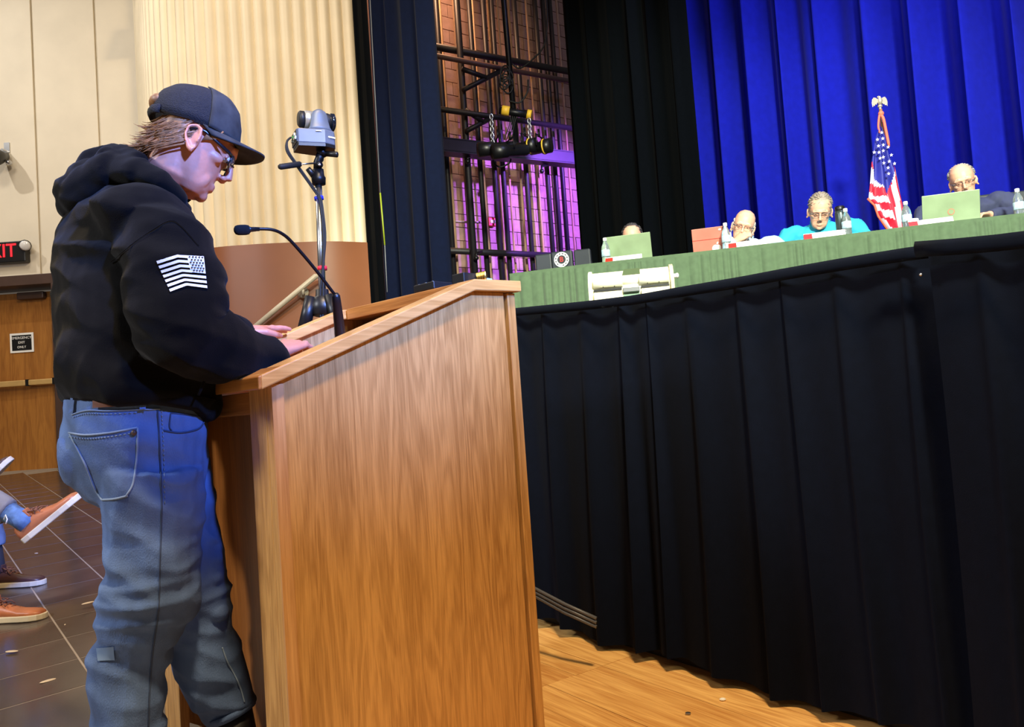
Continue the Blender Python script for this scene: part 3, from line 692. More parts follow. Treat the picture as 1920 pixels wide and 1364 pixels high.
# small electronic unit with gold connectors on the lectern shelf
dv = thing('receiver_unit', 'black electronic unit with gold connectors on the lectern top', 'electronics', lp(.665, .19, ZE-.004), LA)
b = MB(); b.box((-.01, .015, .012), (.11, .09, .022)); b.build('case', m_black, dv, local=True, bevel=.003)
b = MB(); b.box((.03, -.055, .022), (.05, .05, .044)); b.build('connector_block', m_black, dv, local=True, bevel=.002)
m_gold = mat('gold_contacts', (222, 178, 92), .25, metal=1)
for q in range(4):
    b = MB(); b.lathe([(.0055, 0), (.0055, .038), (.003, .042)], (.055, -.084-.010*q, .003), None, 10); b.build('connector', m_gold, dv, True, local=True)
b = MB(); b.box((.066, -.1, .012), (.02, .045, .024)); b.build('terminal', mat('pale_blue_plastic', (150, 190, 225), .4), dv, local=True, bevel=.002)
for q in range(3):
    b = MB(); b.lathe([(.004, 0), (.004, .003)], (-.05, .05-.03*q, .023), None, 8); b.build('button', m_chrome, dv, local=True)

# ================================================================== CAMERA ON TRIPOD
TY = 3.10
tz0 = at(606, 560, TY)
tp = thing('tripod', 'tall silver and black tripod behind the lectern', 'tripod', (tz0[0], TY, rampz(TY)))
m_lever = m_black
b = MB(); b.tube([at(597, 345, TY), at(606, 590, TY)], .0145, 14); b.build('center_column', m_chrome, tp, True)
b = MB(); b.tube([at(596.5, 318, TY), at(597, 330, TY), at(597.2, 334, TY), at(598, 346, TY)], [.022, .024, .029, .027], 16); b.build('collar', m_blackmetal, tp, True)
b = MB(); a = Vector(at(605, 566, TY)); b.lathe([(.020, .05), (.026, .048), (.028, .022), (.046, .014), (.052, -.02), (.052, -.052), (.03, -.060)], a, None, 12); b.build('crown', m_black, tp, True)
foot_z = rampz(TY)
for k in range(3):
    q = math.radians(205+120*k); d = Vector((math.cos(q), math.sin(q), 0)); top = a+Vector((0, 0, -.02))+d*.055; bot = Vector((a.x, a.y, foot_z))+d*.42
    lg = MB(); lg.tube([top, top.lerp(bot, .52)], .016, 10); lgo = lg.build('leg', m_chrome, tp, True)
    lg = MB(); lg.tube([top.lerp(bot, .48), top.lerp(bot, .99)], .012, 10); lg.build('leg_tube', m_chrome, lgo, True)
    lg = MB(); lg.tube([top.lerp(bot, -.03), top.lerp(bot, .07)], .026, 10); lg.build('leg_hinge', m_black, lgo, True); lg = MB(); lg.tube([top.lerp(bot, .49), top.lerp(bot, .55)], .021, 10); lg.build('leg_clamp', m_black, lgo, True)
    lg = MB(); lg.tube([top.lerp(bot, .975), bot], [.015, .018], 10); lg.build('rubber_foot', m_rubber, lgo, True)
# pan head with handle
ph = MB(); ph.tube([at(596, 322, TY), at(595, 305, TY), at(599, 298, TY-.0), at(601, 288, TY)], [.018, .016, .018, .016], 12); ph.ell(at(599, 309, TY-.02), (.014, .02, .014)); ph.tube([at(600, 290, TY), at(606, 283, TY)], [.02, .028], 12)
pho = ph.build('pan_head', m_blackmetal, tp, True)
ph = MB(); ph.tube([at(590, 306, TY-.02), at(562, 308.5, TY-.07)], .0035, 8); ph.build('handle_rod', m_chrome, pho, True)
ph = MB(); ph.tube([at(565, 308, TY-.07), at(562, 308, TY-.07), at(526, 313, TY-.13), at(523, 313.3, TY-.135)], [.008, .0115, .0115, .008], 12); ph.build('handle_grip', m_rubber, pho, True)
ph = MB(); ph.tube([at(606, 288, TY), at(632, 290, TY-.02), at(633.5, 290, TY-.02)], [.011, .012, .009], 12); ph.build('lock_knob', m_black, pho, True)
ph = MB(); ph.tube([at(577, 316, TY-.02), at(589, 331, TY)], [.011, .013], 10); ph.build('tilt_knob', m_black, pho, True)
ph = MB(); ph.ell(at(599, 309, TY-.037), (.006, .004, .006)); ph.build('bolt', m_chrome, pho, True)
b = MB(); b.tube([at(597.5, 369, TY), at(598.5, 375, TY)], .019, 14); b.build('blue_strap', mat('blue_strap', (30, 40, 190), .6), tp, True)
b = MB(); b.tube([at(604, 500, TY), at(604.5, 507, TY)], .0195, 14); b.build('red_strap', mat('red_strap', (225, 30, 50), .6), tp, True)
for k, (o1, yy) in enumerate(((0, -.02), (3.0, -.022))):
    b = MB(); b.tube(cr([at(545, 258, TY-.06), at(538, 266, TY-.08), at(538+o1, 284, TY-.08), at(556+o1, 311, TY-.06), at(585+o1, 352, TY-.03), at(598+o1, 372, TY-.02), at(603+o1, 400, TY-.02), at(607+o1, 445, TY-.021), at(605+o1*.5, 500, TY-.02), at(600+o1*2, 560, TY-.03), at(604, 640, TY-.05)], 6), .0042, 8)
    tag(b.build('camera_cable', m_rubber, None, True, origin=tuple(at(600+4*k, 400, TY))), ['left', 'right'][k]+' one of two black cables running down the tripod column from the camera', 'cable', 'camera cables')
# pan tilt camera
CRZ = math.radians(28)
pc = thing('video_camera', 'grey robotic pan tilt video camera on top of the tripod', 'camera', tuple(at(594, 283, TY)), CRZ)
m_cam = mat('slate_camera_body', (92, 100, 116), .42)
m_cam2 = mat('dark_camera_side', (26, 26, 30), .5)
sc_ = 1.0
b = MB(); b.prism([(-.085, -.05), (.02, -.066), (.062, -.05), (.078, 0), (.062, .05), (.02, .066), (-.085, .05)], (0, 0, .012), (1,0,0), (0,1,0), (0,0,1), .058); b.build('base', m_cam, pc, local=True, bevel=.004)
b = MB(); b.prism([(-.083, -.048), (.02, -.064), (.06, -.048), (.075, 0), (.06, .048), (.02, .064), (-.083, .048)], (0, 0, 0), (1,0,0), (0,1,0), (0,0,1), .014); b.build('base_plate', m_black, pc, local=True)
b = MB(); b.box((-.0865, 0, .042), (.004, .088, .05)); rear = b.build('rear_panel', m_cam2, pc, local=True)
for k, (yy, zz_, mm) in enumerate(((-.03, .035, m_chrome), (-.01, .035, m_chrome), (.012, .05, mat('green_port', (60, 140, 90), .5)), (.03, .04, m_chrome), (-.02, .052, m_white))):
    b = MB(); b.box((-.090, yy, zz_), (.008, .013, .010)); b.build('port', mm, rear, local=True)
b = MB()
for q in range(7): b.box((.035+.0045*q, -.0628+.0018*q*q*.12, .040), (.0028, .002, .005+.002*(q % 2)))
b.build('lettering', m_white, pc, local=True)
b = MB(); b.box((-.005, -.0655, .060), (.022, .003, .003)); b.build('marking', m_white, pc, local=True)
for s_ in (-1, 1):
    b = MB(); rings = []
    for z_, wx, th in ((.068, .052, .022), (.085, .042, .020), (.11, .036, .018), (.135, .033, .017), (.148, .026, .016), (.156, .012, .013)):
        rings.append([(wx*math.cos(q*PI/8)+.008, s_*(.044-(.004 if z_ > .08 else 0))+th*.75*math.sin(q*PI/8), z_) for q in range(16)])
    b.loft(rings); b.build('yoke_arm', m_cam, pc, True, local=True)
Rx = Matrix.Rotation(PI/2, 3, 'Y')
b = MB(); b.lathe([(.026, -.058), (.034, -.050), (.0345, .045), (.030, .060)], (.004, 0, .125), Rx, 24); hdn = b.build('camera_head', m_cam2, pc, True, local=True)
b = MB(); b.lathe([(.0, -.072), (.027, -.072), (.0335, -.066), (.0335, -.05)], (.004, 0, .125), Rx, 24); b.build('rear_cap', m_cam2, hdn, True, local=True)
b = MB(); b.lathe([(.0345, -.05), (.0365, -.048), (.0365, -.02), (.0345, -.018)], (.004, 0, .125), Rx, 24); b.build('trim_ring', mat('silver_ring', (200, 196, 184), .3, metal=.6), hdn, True, local=True)
b = MB(); b.lathe([(.036, .058), (.036, .072), (.028, .076), (.0, .070)], (.004, 0, .125), Rx, 24); b.build('lens', mat('dark_lens_glass', (18, 24, 40), .08, spec=.8), hdn, True, local=True)

# ================================================================== PANEL TABLE
TZ = SZ+.74
tl = [onz(x, y, TZ) for x, y in ((957, 515.5), (1095, 498), (1300, 475.5), (1530, 449), (1760, 420), (1920, 402))]
tl = [np.array([p[0], p[1], 0]) for p in tl]
d_ = tl[-1]-tl[0]; d_ = d_/np.linalg.norm(d_); tl.append(tl[-1]+d_*1.2); tn = np.array([d_[1], -d_[0], 0])   # towards the audience
tab = thing('panel_table', 'long panel table with pleated green skirt across the stage', 'table', (tl[2][0], tl[2][1], SZ))
b = MB(); k = len(tl); up_ = np.array([0, 0, TZ]); dn_ = np.array([0, 0, TZ-.025])
b.loft([[p-tn*.62+dn_, p+tn*.004+dn_, p+tn*.004+up_, p-tn*.62+up_] for p in tl]); b.build('table_top', m_green, tab)
cumt = [0]
for p, q in zip(tl[:-1], tl[1:]): cumt.append(cumt[-1]+np.linalg.norm(q-p))
def ont(s):
    i = max(0, min(len(tl)-2, int(np.searchsorted(cumt, s))-1)); return tl[i]+(tl[i+1]-tl[i])*((s-cumt[i])/(cumt[i+1]-cumt[i]))
rr = random.Random(9); NC = 620
off = []; ph = 0
for i in range(NC+1):
    ph += 2*PI/(9.5+3.5*math.sin(i*.083)+rr.uniform(-1.5, 1.5)); off.append((2*abs(math.sin(ph/2))**.8-1)*(.7+.3*math.sin(i*.21)))
b = MB()
b.grid(NC, 6, lambda u, v: (lambda i: tuple(ont(u*cumt[-1])+tn*(.026+.025*off[i]*min(1, .30+1.3*(1-v))+.012*(1-v)*math.sin(i*.17))+np.array([0, 0, SZ+.01+(TZ-SZ-.03)*v])))(int(round(u*NC))))
b.build('skirt', m_green, tab, True, normals=False)
b = MB(); b.grid(NC, 2, lambda u, v: (lambda i: tuple(ont(u*cumt[-1])+tn*(.024+.003*off[i]*(1-v))+np.array([0, 0, TZ-.045+.05*v])))(int(round(u*NC)))); b.build('skirt_band', m_green, tab, True, normals=False)
b = MB(); b.grid(12, 5, lambda u, v: tuple(tl[0]-tn*.62*u+np.array([0,0,SZ+.01+(TZ-SZ-.03)*v])-d_*(.012+.012*math.sin(u*40)))); b.build('end_skirt', m_green, tab, True, normals=False)
for s_ in (.25, 2.2, 2.4, 4.3):
    for q in (-.55, -.08):
        b = MB(); p = ont(s_); b.tube([p+tn*q+np.array([0,0,SZ]), p+tn*q+np.array([0,0,TZ-.03])], .014, 8); b.build('leg', m_blackmetal, tab, True)
TR = math.atan2(d_[1], d_[0])
def ontab(px, py, back=.1):
    """point on the table top seen at that pixel column, set back from the front edge"""
    p0 = ont(0)+np.array([0, 0, 0]); P = onpl(px, py, tl[2]-tn*back, tn); return np.array([P[0], P[1], TZ])

# ---- bottles
m_pet = mat('clear_bottle_plastic', (225, 240, 240), .12, var=0, trans=.85, spec=.6)
m_cap = mat('white_bottle_cap', (240, 244, 240), .4)
m_lab = mat('bottle_label', (170, 200, 215), .5, var=.35, vs=60)
def bottle(px, py, back, label):
    p = ontab(px, py, back); t = thing('water_bottle', label, 'bottle', tuple(p), 0, 'water bottles on the panel table')
    b = MB(); b.lathe([(.020, 0), (.031, .004), (.032, .03), (.0305, .06), (.032, .09), (.0315, .125), (.028, .15), (.017, .175), (.0125, .185), (.0125, .193)], p, None, 18); b.build('bottle_body', m_pet, t, True)
    b = MB(); b.lathe([(.0140, .190), (.0145, .192), (.0145, .212), (.012, .214)], p, None, 16); b.build('cap', m_cap, t, True)
    b = MB(); b.lathe([(.0325, .07), (.0330, .072), (.0330, .118), (.0325, .12)], p, None, 18); b.build('bottle_label', m_lab, t, True)
bottle(1137, 490, .10, 'water bottle beside the leftmost laptop and the empty black chair')
bottle(1363, 465, .11, 'water bottle beside the red tablet case')
bottle(1589, 441, .14, 'water bottle beside the dark flask and the turquoise shirt')
bottle(1702, 428, .16, 'water bottle in front of the flag')
bottle(1911, 398, .20, 'water bottle at the right edge beside the man in the suit')
p = ontab(1579, 441, .19); t = thing('drink_flask', 'dark grey steel flask behind a water bottle', 'flask', tuple(p))
b = MB(); b.lathe([(.030, 0), (.036, .004), (.036, .19), (.033, .21)], p, None, 18); b.build('flask_body', mat('dark_flask', (78, 92, 92), .3, metal=.6), t, True)
b = MB(); b.lathe([(.030, .208), (.034, .214), (.034, .238), (.026, .246)], p, None, 18); b.build('lid', m_black, t, True)
p = ontab(1713, 428, .12); t = thing('coffee_cup', 'small white cup right of the bottle by the flag', 'cup', tuple(p))
b = MB(); b.lathe([(.024, 0), (.032, .01), (.036, .075), (.034, .078), (.03, .02)], p, None, 18); b.build('cup_body', m_white, t, True)
b = MB(); c = Vector(p)+Vector((.036, 0, .04)); b.tube([c+Vector((.022*math.sin(q*PI/6), 0, .024*math.cos(q*PI/6))) for q in range(7)], .005, 6); b.build('handle', m_white, t, True)
# ---- name cards
def card(px, py, label, L=.27, back=.05):
    p = ontab(px, py, back); t = thing('name_card', label, 'name card', tuple(p), TR, 'name cards on the table')
    b = MB(); b.prism([(0, -.03), (.004, -.03), (.03, .052), (.026, .052)], (-L/2, 0, 0), (0, 1, 0), (0, 0, 1), (1, 0, 0), L); b.prism([(.052, 0), (.056, 0), (.03, .052), (.026, .052)], (-L/2, 0, 0), (0, 1, 0), (0, 0, 1), (1, 0, 0), L)
    b.v = [(x, y-.03, max(0, z)) for x, y, z in b.v]; b.build('folded_card', m_white, t, local=True)
    b = MB(); b.hexa([(-L/2, -.037, .004), (-L/2+.055, -.037, .004), (-L/2+.055, -.032, .004), (-L/2, -.032, .004), (-L/2, -.006, .048), (-L/2+.055, -.006, .048), (-L/2+.055, -.001, .048), (-L/2, -.001, .048)]); b.build('red_corner', m_red, t, local=True)
card(1170, 490, 'white name card with red end before the leftmost laptop')
card(1403, 463, 'white name card with red end before the man resting his chin')
card(1546, 449, 'white name card with red end before the turquoise shirt')
card(1745, 423, 'white name card with red end before the pale green laptop')
p = ontab(1284, 475, .2); b = MB(); b.box((p[0], p[1], TZ+.012), (.10, .07, .024), Matrix.Rotation(.3, 3, 'Z')); tag(b.build('folded_napkin', m_white, origin=tuple(p), bevel=.006), 'small white folded napkin left of the red tablet case', 'napkin')
p = ontab(1846, 411, .14); b = MB(); b.box((p[0], p[1], TZ+.0085), (.21, .16, .016), Matrix.Rotation(TR, 3, 'Z')); tag(b.build('paper_stack', m_white, origin=tuple(p)), 'white paper stack right of the pale green laptop', 'papers')
# ---- laptops (we see the back of the lids)
m_lid = mat('pale_green_grey_laptop', (142, 164, 128), .4, metal=.25)
def laptop(px, py, back, w, h, tilt, label, m, cat='laptop', name='laptop'):
    p = ontab(px, py, back); t = thing(name, label, cat, tuple(p), TR)
    b = MB(); b.box((0, .11, .009), (w, .22, .016)); b.build('keyboard_base', mat('laptop_base', (120, 124, 122), .4), t, local=True, bevel=.003)
    R = Matrix.Rotation(tilt, 3, 'X'); b = MB(); b.box((0, .0, h/2), (w, .008, h)); b.xf(Matrix.Translation((0, -.002, .014))@R.to_4x4()); lid = b.build('lid', m, t, local=True, bevel=.003)
    return t, Matrix.Translation((0, -.002, .014))@R.to_4x4(), lid
laptop(1180, 490, .28, .36, .235, math.radians(14), 'silver green laptop hiding the face of the leftmost panelist', m_lid)
t, X, lid = laptop(1783, 421, .30, .36, .245, math.radians(14), 'silver green laptop with round logo before the man in the suit', m_lid)
b = MB(); n_ = 24
b.loft([[(.022*math.cos(2*PI*i/n_), -.0052, .115+.022*math.sin(2*PI*i/n_)) for i in range(n_)], [(.022*math.cos(2*PI*i/n_), -.0062, .115+.022*math.sin(2*PI*i/n_)) for i in range(n_)]]); b.xf(X)
lg = b.build('logo_disc', mat('logo_red', (206, 120, 96), .4), lid, local=True)
b = MB(); b.loft([[(.017*math.cos(2*PI*i/n_), -.0062, .115+.017*math.sin(2*PI*i/n_)) for i in range(n_)], [(.017*math.cos(2*PI*i/n_), -.0068, .115+.017*math.sin(2*PI*i/n_)) for i in range(n_)]]); b.xf(X); b.build('logo_center', m_lid, lid, local=True)
m_rose = mat('rose_red_case', (196, 116, 100), .5)
t, X, lid = laptop(1329, 468, .22, .225, .20, math.radians(18), 'rose red tablet case with a white fruit logo', m_rose, 'tablet', 'tablet')
b = MB(); b.ell((.050, -.007, .040), (.026, .004, .030)); b.ell((.070, -.007, .042), (.022, .004, .026)); b.ell((.066, -.007, .080), (.006, .003, .010), Matrix.Rotation(.5, 3, 'Y')); b.xf(X); b.build('logo', m_white, lid, True, local=True)
b = MB(); b.ell((.090, -.006, .178), (.011, .003, .008)); b.xf(X); b.build('camera_bump', m_white, lid, True, local=True)
b = MB(); b.box((0, -.0052, .115), (.225, .003, .002)); b.xf(X); b.build('case_fold', m_red, lid, local=True)
p = ontab(1352, 466, .42); b = MB(); b.box((p[0]+.02, p[1], TZ+.10), (.13, .004, .2), Matrix.Rotation(TR, 3, 'Z')@Matrix.Rotation(.12, 3, 'X')); tag(b.build('standing_paper', m_white, origin=tuple(p)), 'white sheet standing behind the bottle by the tablet', 'paper')
# ---- cream footlight unit on the stage lip
m_crm = mat('cream_metal_unit', (226, 224, 196), .45, var=.05)
fp = onpl(1112, 568, UV(0, VS+.10), AU*0+np.array([0.262, -.965, 0])*1.0); fp2 = None
A_ = onV(1108, 566, VS+.07); 
fx = at(1108, 560, A_[1]); fe = at(1262, 541, A_[1]-.05)
fd = np.array([fe[0]-fx[0], fe[1]-fx[1], 0]); FL = float(np.linalg.norm(fd)); fa = math.atan2(fd[1], fd[0]); fz = min(zA(0), 5)
fz = float(np.interp(np.dot(A_, AU), [q[0] for q in skA], [q[1] for q in skA]))-.03
fu = thing('footlight_unit', 'cream curved metal light unit on the stage lip before the table', 'light unit', (fx[0], fx[1], fz), fa)
hh = (568-504)*A_[1]/FPX+.03
def prof(sc=1.0): return [(.0, 0), (.0, hh*.56), (.018, hh*.80), (.040, hh*.93), (.070, hh), (.11, hh), (.19, hh*.5), (.20, 0)]
for x0, t_ in ((0, .014), (FL, .014)):
    b = MB(); b.prism([(q[0]-.008, q[1]*1.02) for q in prof()], (x0-.007, 0, 0), (0, 1, 0), (0, 0, 1), (1, 0, 0), t_); b.build('end_cheek', mat('beige_cheek', (178, 166, 138), .5) if x0 else m_crm, fu, local=True, bevel=.002)
b = MB(); pr = prof()
b.loft([[(x, q[0]+.008, q[1]*.985) for q in pr] for x in (.005, FL-.005)]); b.build('housing', m_crm, fu, local=True)
for x0, x1 in ((.012, FL*.385), (FL*.62, FL-.012)):
    b = MB(); b.box(((x0+x1)/2, -.0, hh*.22), (x1-x0, .02, hh*.44)); b.build('front_panel', m_crm, fu, local=True, bevel=.002)
    b = MB(); b.box(((x0+x1)/2, .004, hh*.49), (x1-x0, .01, .008)); b.build('slot', m_black, fu, local=True)
for x0, x1 in ((.012, FL*.40), (FL*.60, FL-.012)):
    b = MB(); b.tube([(x0, .012, hh*.66), (x1, .012, hh*.66)], .5*hh*.26, 14); b.build('roll_lip', m_crm, fu, True, local=True)
b = MB(); b.tube([(FL*.40, .018, hh*.67), (FL*.60, .018, hh*.67)], .5*hh*.20, 14); b.build('roll_bridge', m_crm, fu, True, local=True)
b = MB(); b.box((FL*.50, .012, hh*.24), (FL*.20, .012, hh*.48)); b.build('recess_panel', mat('green_grey_recess', (120, 146, 124), .4), fu, local=True)
b = MB(); b.box((FL*.50, .004, hh*.45), (FL*.20, .02, hh*.12)); b.build('recess_bar', m_chrome, fu, local=True, bevel=.002)
b = MB(); b.hexa([(FL*.40, .030, hh*.84), (FL*.62, .030, hh*.84), (FL*.62, .035, hh*.82), (FL*.40, .035, hh*.82), (FL*.42, .058, hh*1.0), (FL*.62, .058, hh*1.0), (FL*.62, .064, hh*.95), (FL*.42, .064, hh*.95)]); b.build('window_slot', mat('dark_olive_glass', (70, 84, 60), .3), fu, local=True)
for q in (.16, .30, .70, .84):
    b = MB(); b.ell((FL*q, .0, hh*.57), (.003, .003, .003), n=8, m=5); b.build('screw', m_black, fu, True, local=True)
b = MB(); b.tube([(FL+.006, .11, hh*.78), (FL+.022, .11, hh*.78)], .008, 10); b.ell((FL+.024, .11, hh*.78), (.006, .010, .010)); b.build('end_knob', m_white, fu, True, local=True)

# ---- chairs
def office_chair(px, py, d, label, w=.50, emblem=False, yaw=None):
    c = Vector(at(px, py, d)); zt = c.z; t = thing('office_chair', label, 'chair', (c.x, c.y, SZ), TR if yaw is None else yaw)
    m = mat('black_chair_leather', (40, 46, 52), .35)
    for k in (-1, 0, 1):
        b = MB(); ww = w*(.36 if k == 0 else .30); x = k*w*.335
        b.loft([[(x-ww/2*s1, .02+.015*k*k+.05*(1-q)*0, 0) if 0 else (x+ww/2*s1*(1-.06*q*abs(k)), .0+.03*s2+.03*k*k-.03*q, .5+(zt-SZ-.5)*q) for s1, s2 in ((-1, -1), (1, -1), (1, 1), (-1, 1))] for q in (0, .3, .7, .97, 1.0)])
        b.build('back_cushion', m, t, local=True, bevel=.012)
    b = MB(); b.box((0, -.24, .46), (w, .5, .10)); b.build('seat', m, t, local=True, bevel=.03)
    b = MB(); b.tube([(0, -.2, .06), (0, -.2, .42)], .03, 10); b.build('gas_column', m_chrome, t, True, local=True)
    for k in range(5):
        b = MB(); q = 2*PI*k/5; b.tube([(0, -.2, .09), (.28*math.cos(q), -.2+.28*math.sin(q), .07)], .02, 8); b.ell((.28*math.cos(q), -.2+.28*math.sin(q), .03), (.03, .03, .03), n=8, m=6); b.build('leg', m_black, t, True, local=True)
    if emblem:
        ez = zt-SZ-.075; y = -.066; n_ = 28
        def ringm(r0, r1, y0, y1):
            b = MB(); P = []
            for r, yy in ((r0, y0), (r1, y0), (r1, y1), (r0, y1)): P.append([(r*math.cos(2*PI*i/n_), yy, ez+r*math.sin(2*PI*i/n_)) for i in range(n_)])
            b.loft(P+[P[0]], cap=False); return b
        ringm(.036, .064, y, y-.004).build('emblem_ring', mat('white_emblem', (206, 212, 214), .5), t, local=True)
        b = MB(); b.loft([[(.037*math.cos(2*PI*i/n_), yy, ez+.037*math.sin(2*PI*i/n_)) for i in range(n_)] for yy in (y, y-.003)]); b.build('emblem_disc', m_black, t, local=True)
        for k in range(12):
            q = 2*PI*(k+.5)/12
            if k in (8,): continue
            b = MB(); b.box((.050*math.cos(q), y-.004, ez+.050*math.sin(q)), (.008, .003, .014), Matrix.Rotation(-q, 3, 'Y')); b.build('emblem_mark', m_black, t, local=True)
        text('B', .060, WM[t]@frame((0, y-.005, ez), (1,0,0), (0,0,1)), m_red, 'lettering', t)
    return t
office_chair(1055, 473, 6.5, 'empty black chair with a round white and red emblem', .50, True)
office_chair(1850, 367, 5.9, 'dark chair behind the man in the suit', .55)

# ---- flag on a pole with eagle
FD = 6.5
fb_ = at(1660, 430, FD); fl = thing('flag', 'stars and stripes flag on a pole with silver eagle', 'flag', (at(1651, 205, FD)[0], FD, SZ))
fx0 = at(1651, 205, FD)[0]; m_fr = mat('flag_red', (214, 34, 62), .6); m_fw = mat('flag_white', (228, 222, 236), .6); m_fb = mat('flag_blue', (34, 40, 150), .6)
zt = at(1651, 205, FD)[2]
b = MB(); b.tube([(fx0, FD, SZ), (fx0, FD, zt)], .014, 10); b.build('pole', mat('flag_pole_wood', (150, 104, 60), .4), fl, True)
b = MB(); b.lathe([(.16, 0), (.16, .02), (.05, .06), (.03, .12)], (fx0, FD, SZ), None, 20); b.build('pole_base', mat('brass', (200, 160, 80), .3, metal=1), fl, True)
m_eag = mat('silver_eagle', (206, 196, 180), .35, metal=.5)
ec = Vector(at(1649, 190, FD)); b = MB()
b.tube([ec+Vector((0, 0, -.075)), ec+Vector((0, 0, -.05))], [.010, .012], 8); b.ell(ec+Vector((0, 0, -.045)), (.02, .02, .014)); b.tube([ec+Vector((0, 0, -.035)), ec+Vector((0, -.01, 0)), ec+Vector((-.003, -.014, .022)), ec+Vector((-.012, -.016, .034))], [.016, .021, .013, .012], 10); b.tube([ec+Vector((-.012, -.016, .036)), ec+Vector((-.028, -.02, .030))], [.008, .002], 6)
eo = b.build('eagle', m_eag, fl, True)
for s_ in (-1, 1):
    b = MB(); W_ = [(0.008, .012), (.028, .030), (.046, .034), (.058, .018), (.064, -.010), (.060, -.046), (.050, -.030), (.044, -.040), (.036, -.022), (.029, -.030), (.020, -.012), (.010, -.014)]
    b.prism([(s_*p[0]*1.05, p[1]*1.05) for p in W_], ec+Vector((0, -.004, 0)), (1, .0, 0), (0, 0, 1), (0, 1, 0), .010); b.build('wing', m_eag, eo, bevel=.002)
# cloth: pixel outline columns give its hanging shape, stored as real geometry at the pole
Lc = [(1648, 238), (1640, 262), (1634, 300), (1630, 345), (1627, 372), (1640, 385), (1647, 405), (1668, 437)]
Rc = [(1652, 238), (1659, 255), (1668, 290), (1680, 315), (1687, 350), (1693, 380), (1697, 405), (1697, 432)]
def edge(tab, v):
    ys = np.linspace(0, 1, len(tab)); return np.array([np.interp(v, ys, [q[0] for q in tab]), np.interp(v, ys, [q[1] for q in tab])])
NU, NV = 36, 60
def fpos(u, v):
    l, r = edge(Lc, v), edge(Rc, v); p = l+(r-l)*u; P = at(p[0], p[1], FD-.06); k = min(1, .25+v)
    return P+np.array([0, -.035*k*math.sin(u*PI*5+.6*math.sin(v*3)), 0])
def colr(u, v):
    fold = .09*math.sin(u*PI*5+.6*math.sin(v*3)); cant = .60-.30*abs(u-.62)/.62 if u < .62 else .60-.22*(u-.62)/.38
    if v < cant: return 2
    s_ = v+.26*(u if u < .55 else (1.12-u)*.97)
    if u > .62: return int((u-.62)*9.5+v*1.2) % 2
    return int((v-.22*u)*11.0+.3) % 2
grids = {0: MB(), 1: MB(), 2: MB()}
for j in range(NV):
    for i in range(NU):
        c_ = colr((i+.5)/NU, (j+.5)/NV); grids[c_].add([fpos(i/NU, j/NV), fpos((i+1)/NU, j/NV), fpos((i+1)/NU, (j+1)/NV), fpos(i/NU, (j+1)/NV)], [(0,1,2,3)])
for c_, nm, mm in ((0, 'white_stripes', m_fw), (1, 'red_stripes', m_fr), (2, 'blue_canton', m_fb)):
    o = grids[c_].build(nm, mm, fl, True, normals=False)
    bm = bmesh.new(); bm.from_mesh(o.data); bmesh.ops.remove_doubles(bm, verts=bm.verts, dist=1e-5); bm.to_mesh(o.data); bm.free()
def star(c, r):
    return [(c[0]+(r if q % 2 == 0 else r*.4)*math.sin(q*PI/5), c[1]+(r if q % 2 == 0 else r*.4)*math.cos(q*PI/5)) for q in range(10)]
for px, py in ((1653, 249), (1645, 262), (1655, 260), (1647, 274), (1656, 272), (1665, 276), (1639, 286), (1648, 286), (1656, 283), (1650, 297), (1656, 295), (1671, 291), (1667, 303), (1657, 306), (1677, 307), (1665, 315), (1666, 326)):
    P = at(px, py, FD-.105); b = MB(); b.prism(star((0, 0), .016), P, (1, 0, 0), (.1, 0, 1), (0, -1, 0), .003); b.build('star', m_fw, fl)
m_fringe = mat('coral_fringe', (232, 110, 84), .7)
b = MB(); b.tube(cr([at(1650, 213, FD-.03), at(1656, 222, FD-.06), at(1660, 240, FD-.08), at(1667, 275, FD-.10)], 5), [.012]*15+[.008], 8); b.tube(cr([at(1650, 211, FD-.03), at(1648, 222, FD-.05), at(1647, 238, FD-.06), at(1650, 250, FD-.06)], 5), .009, 8); b.ell(at(1652, 213, FD-.04), (.024, .02, .022)); b.build('cord_and_tassel', m_fringe, fl, True)
b = MB(); b.tube([at(q[0], q[1], FD-.06) for q in Lc[4:]], .012, 8); b.build('fringe', m_fringe, fl, True)

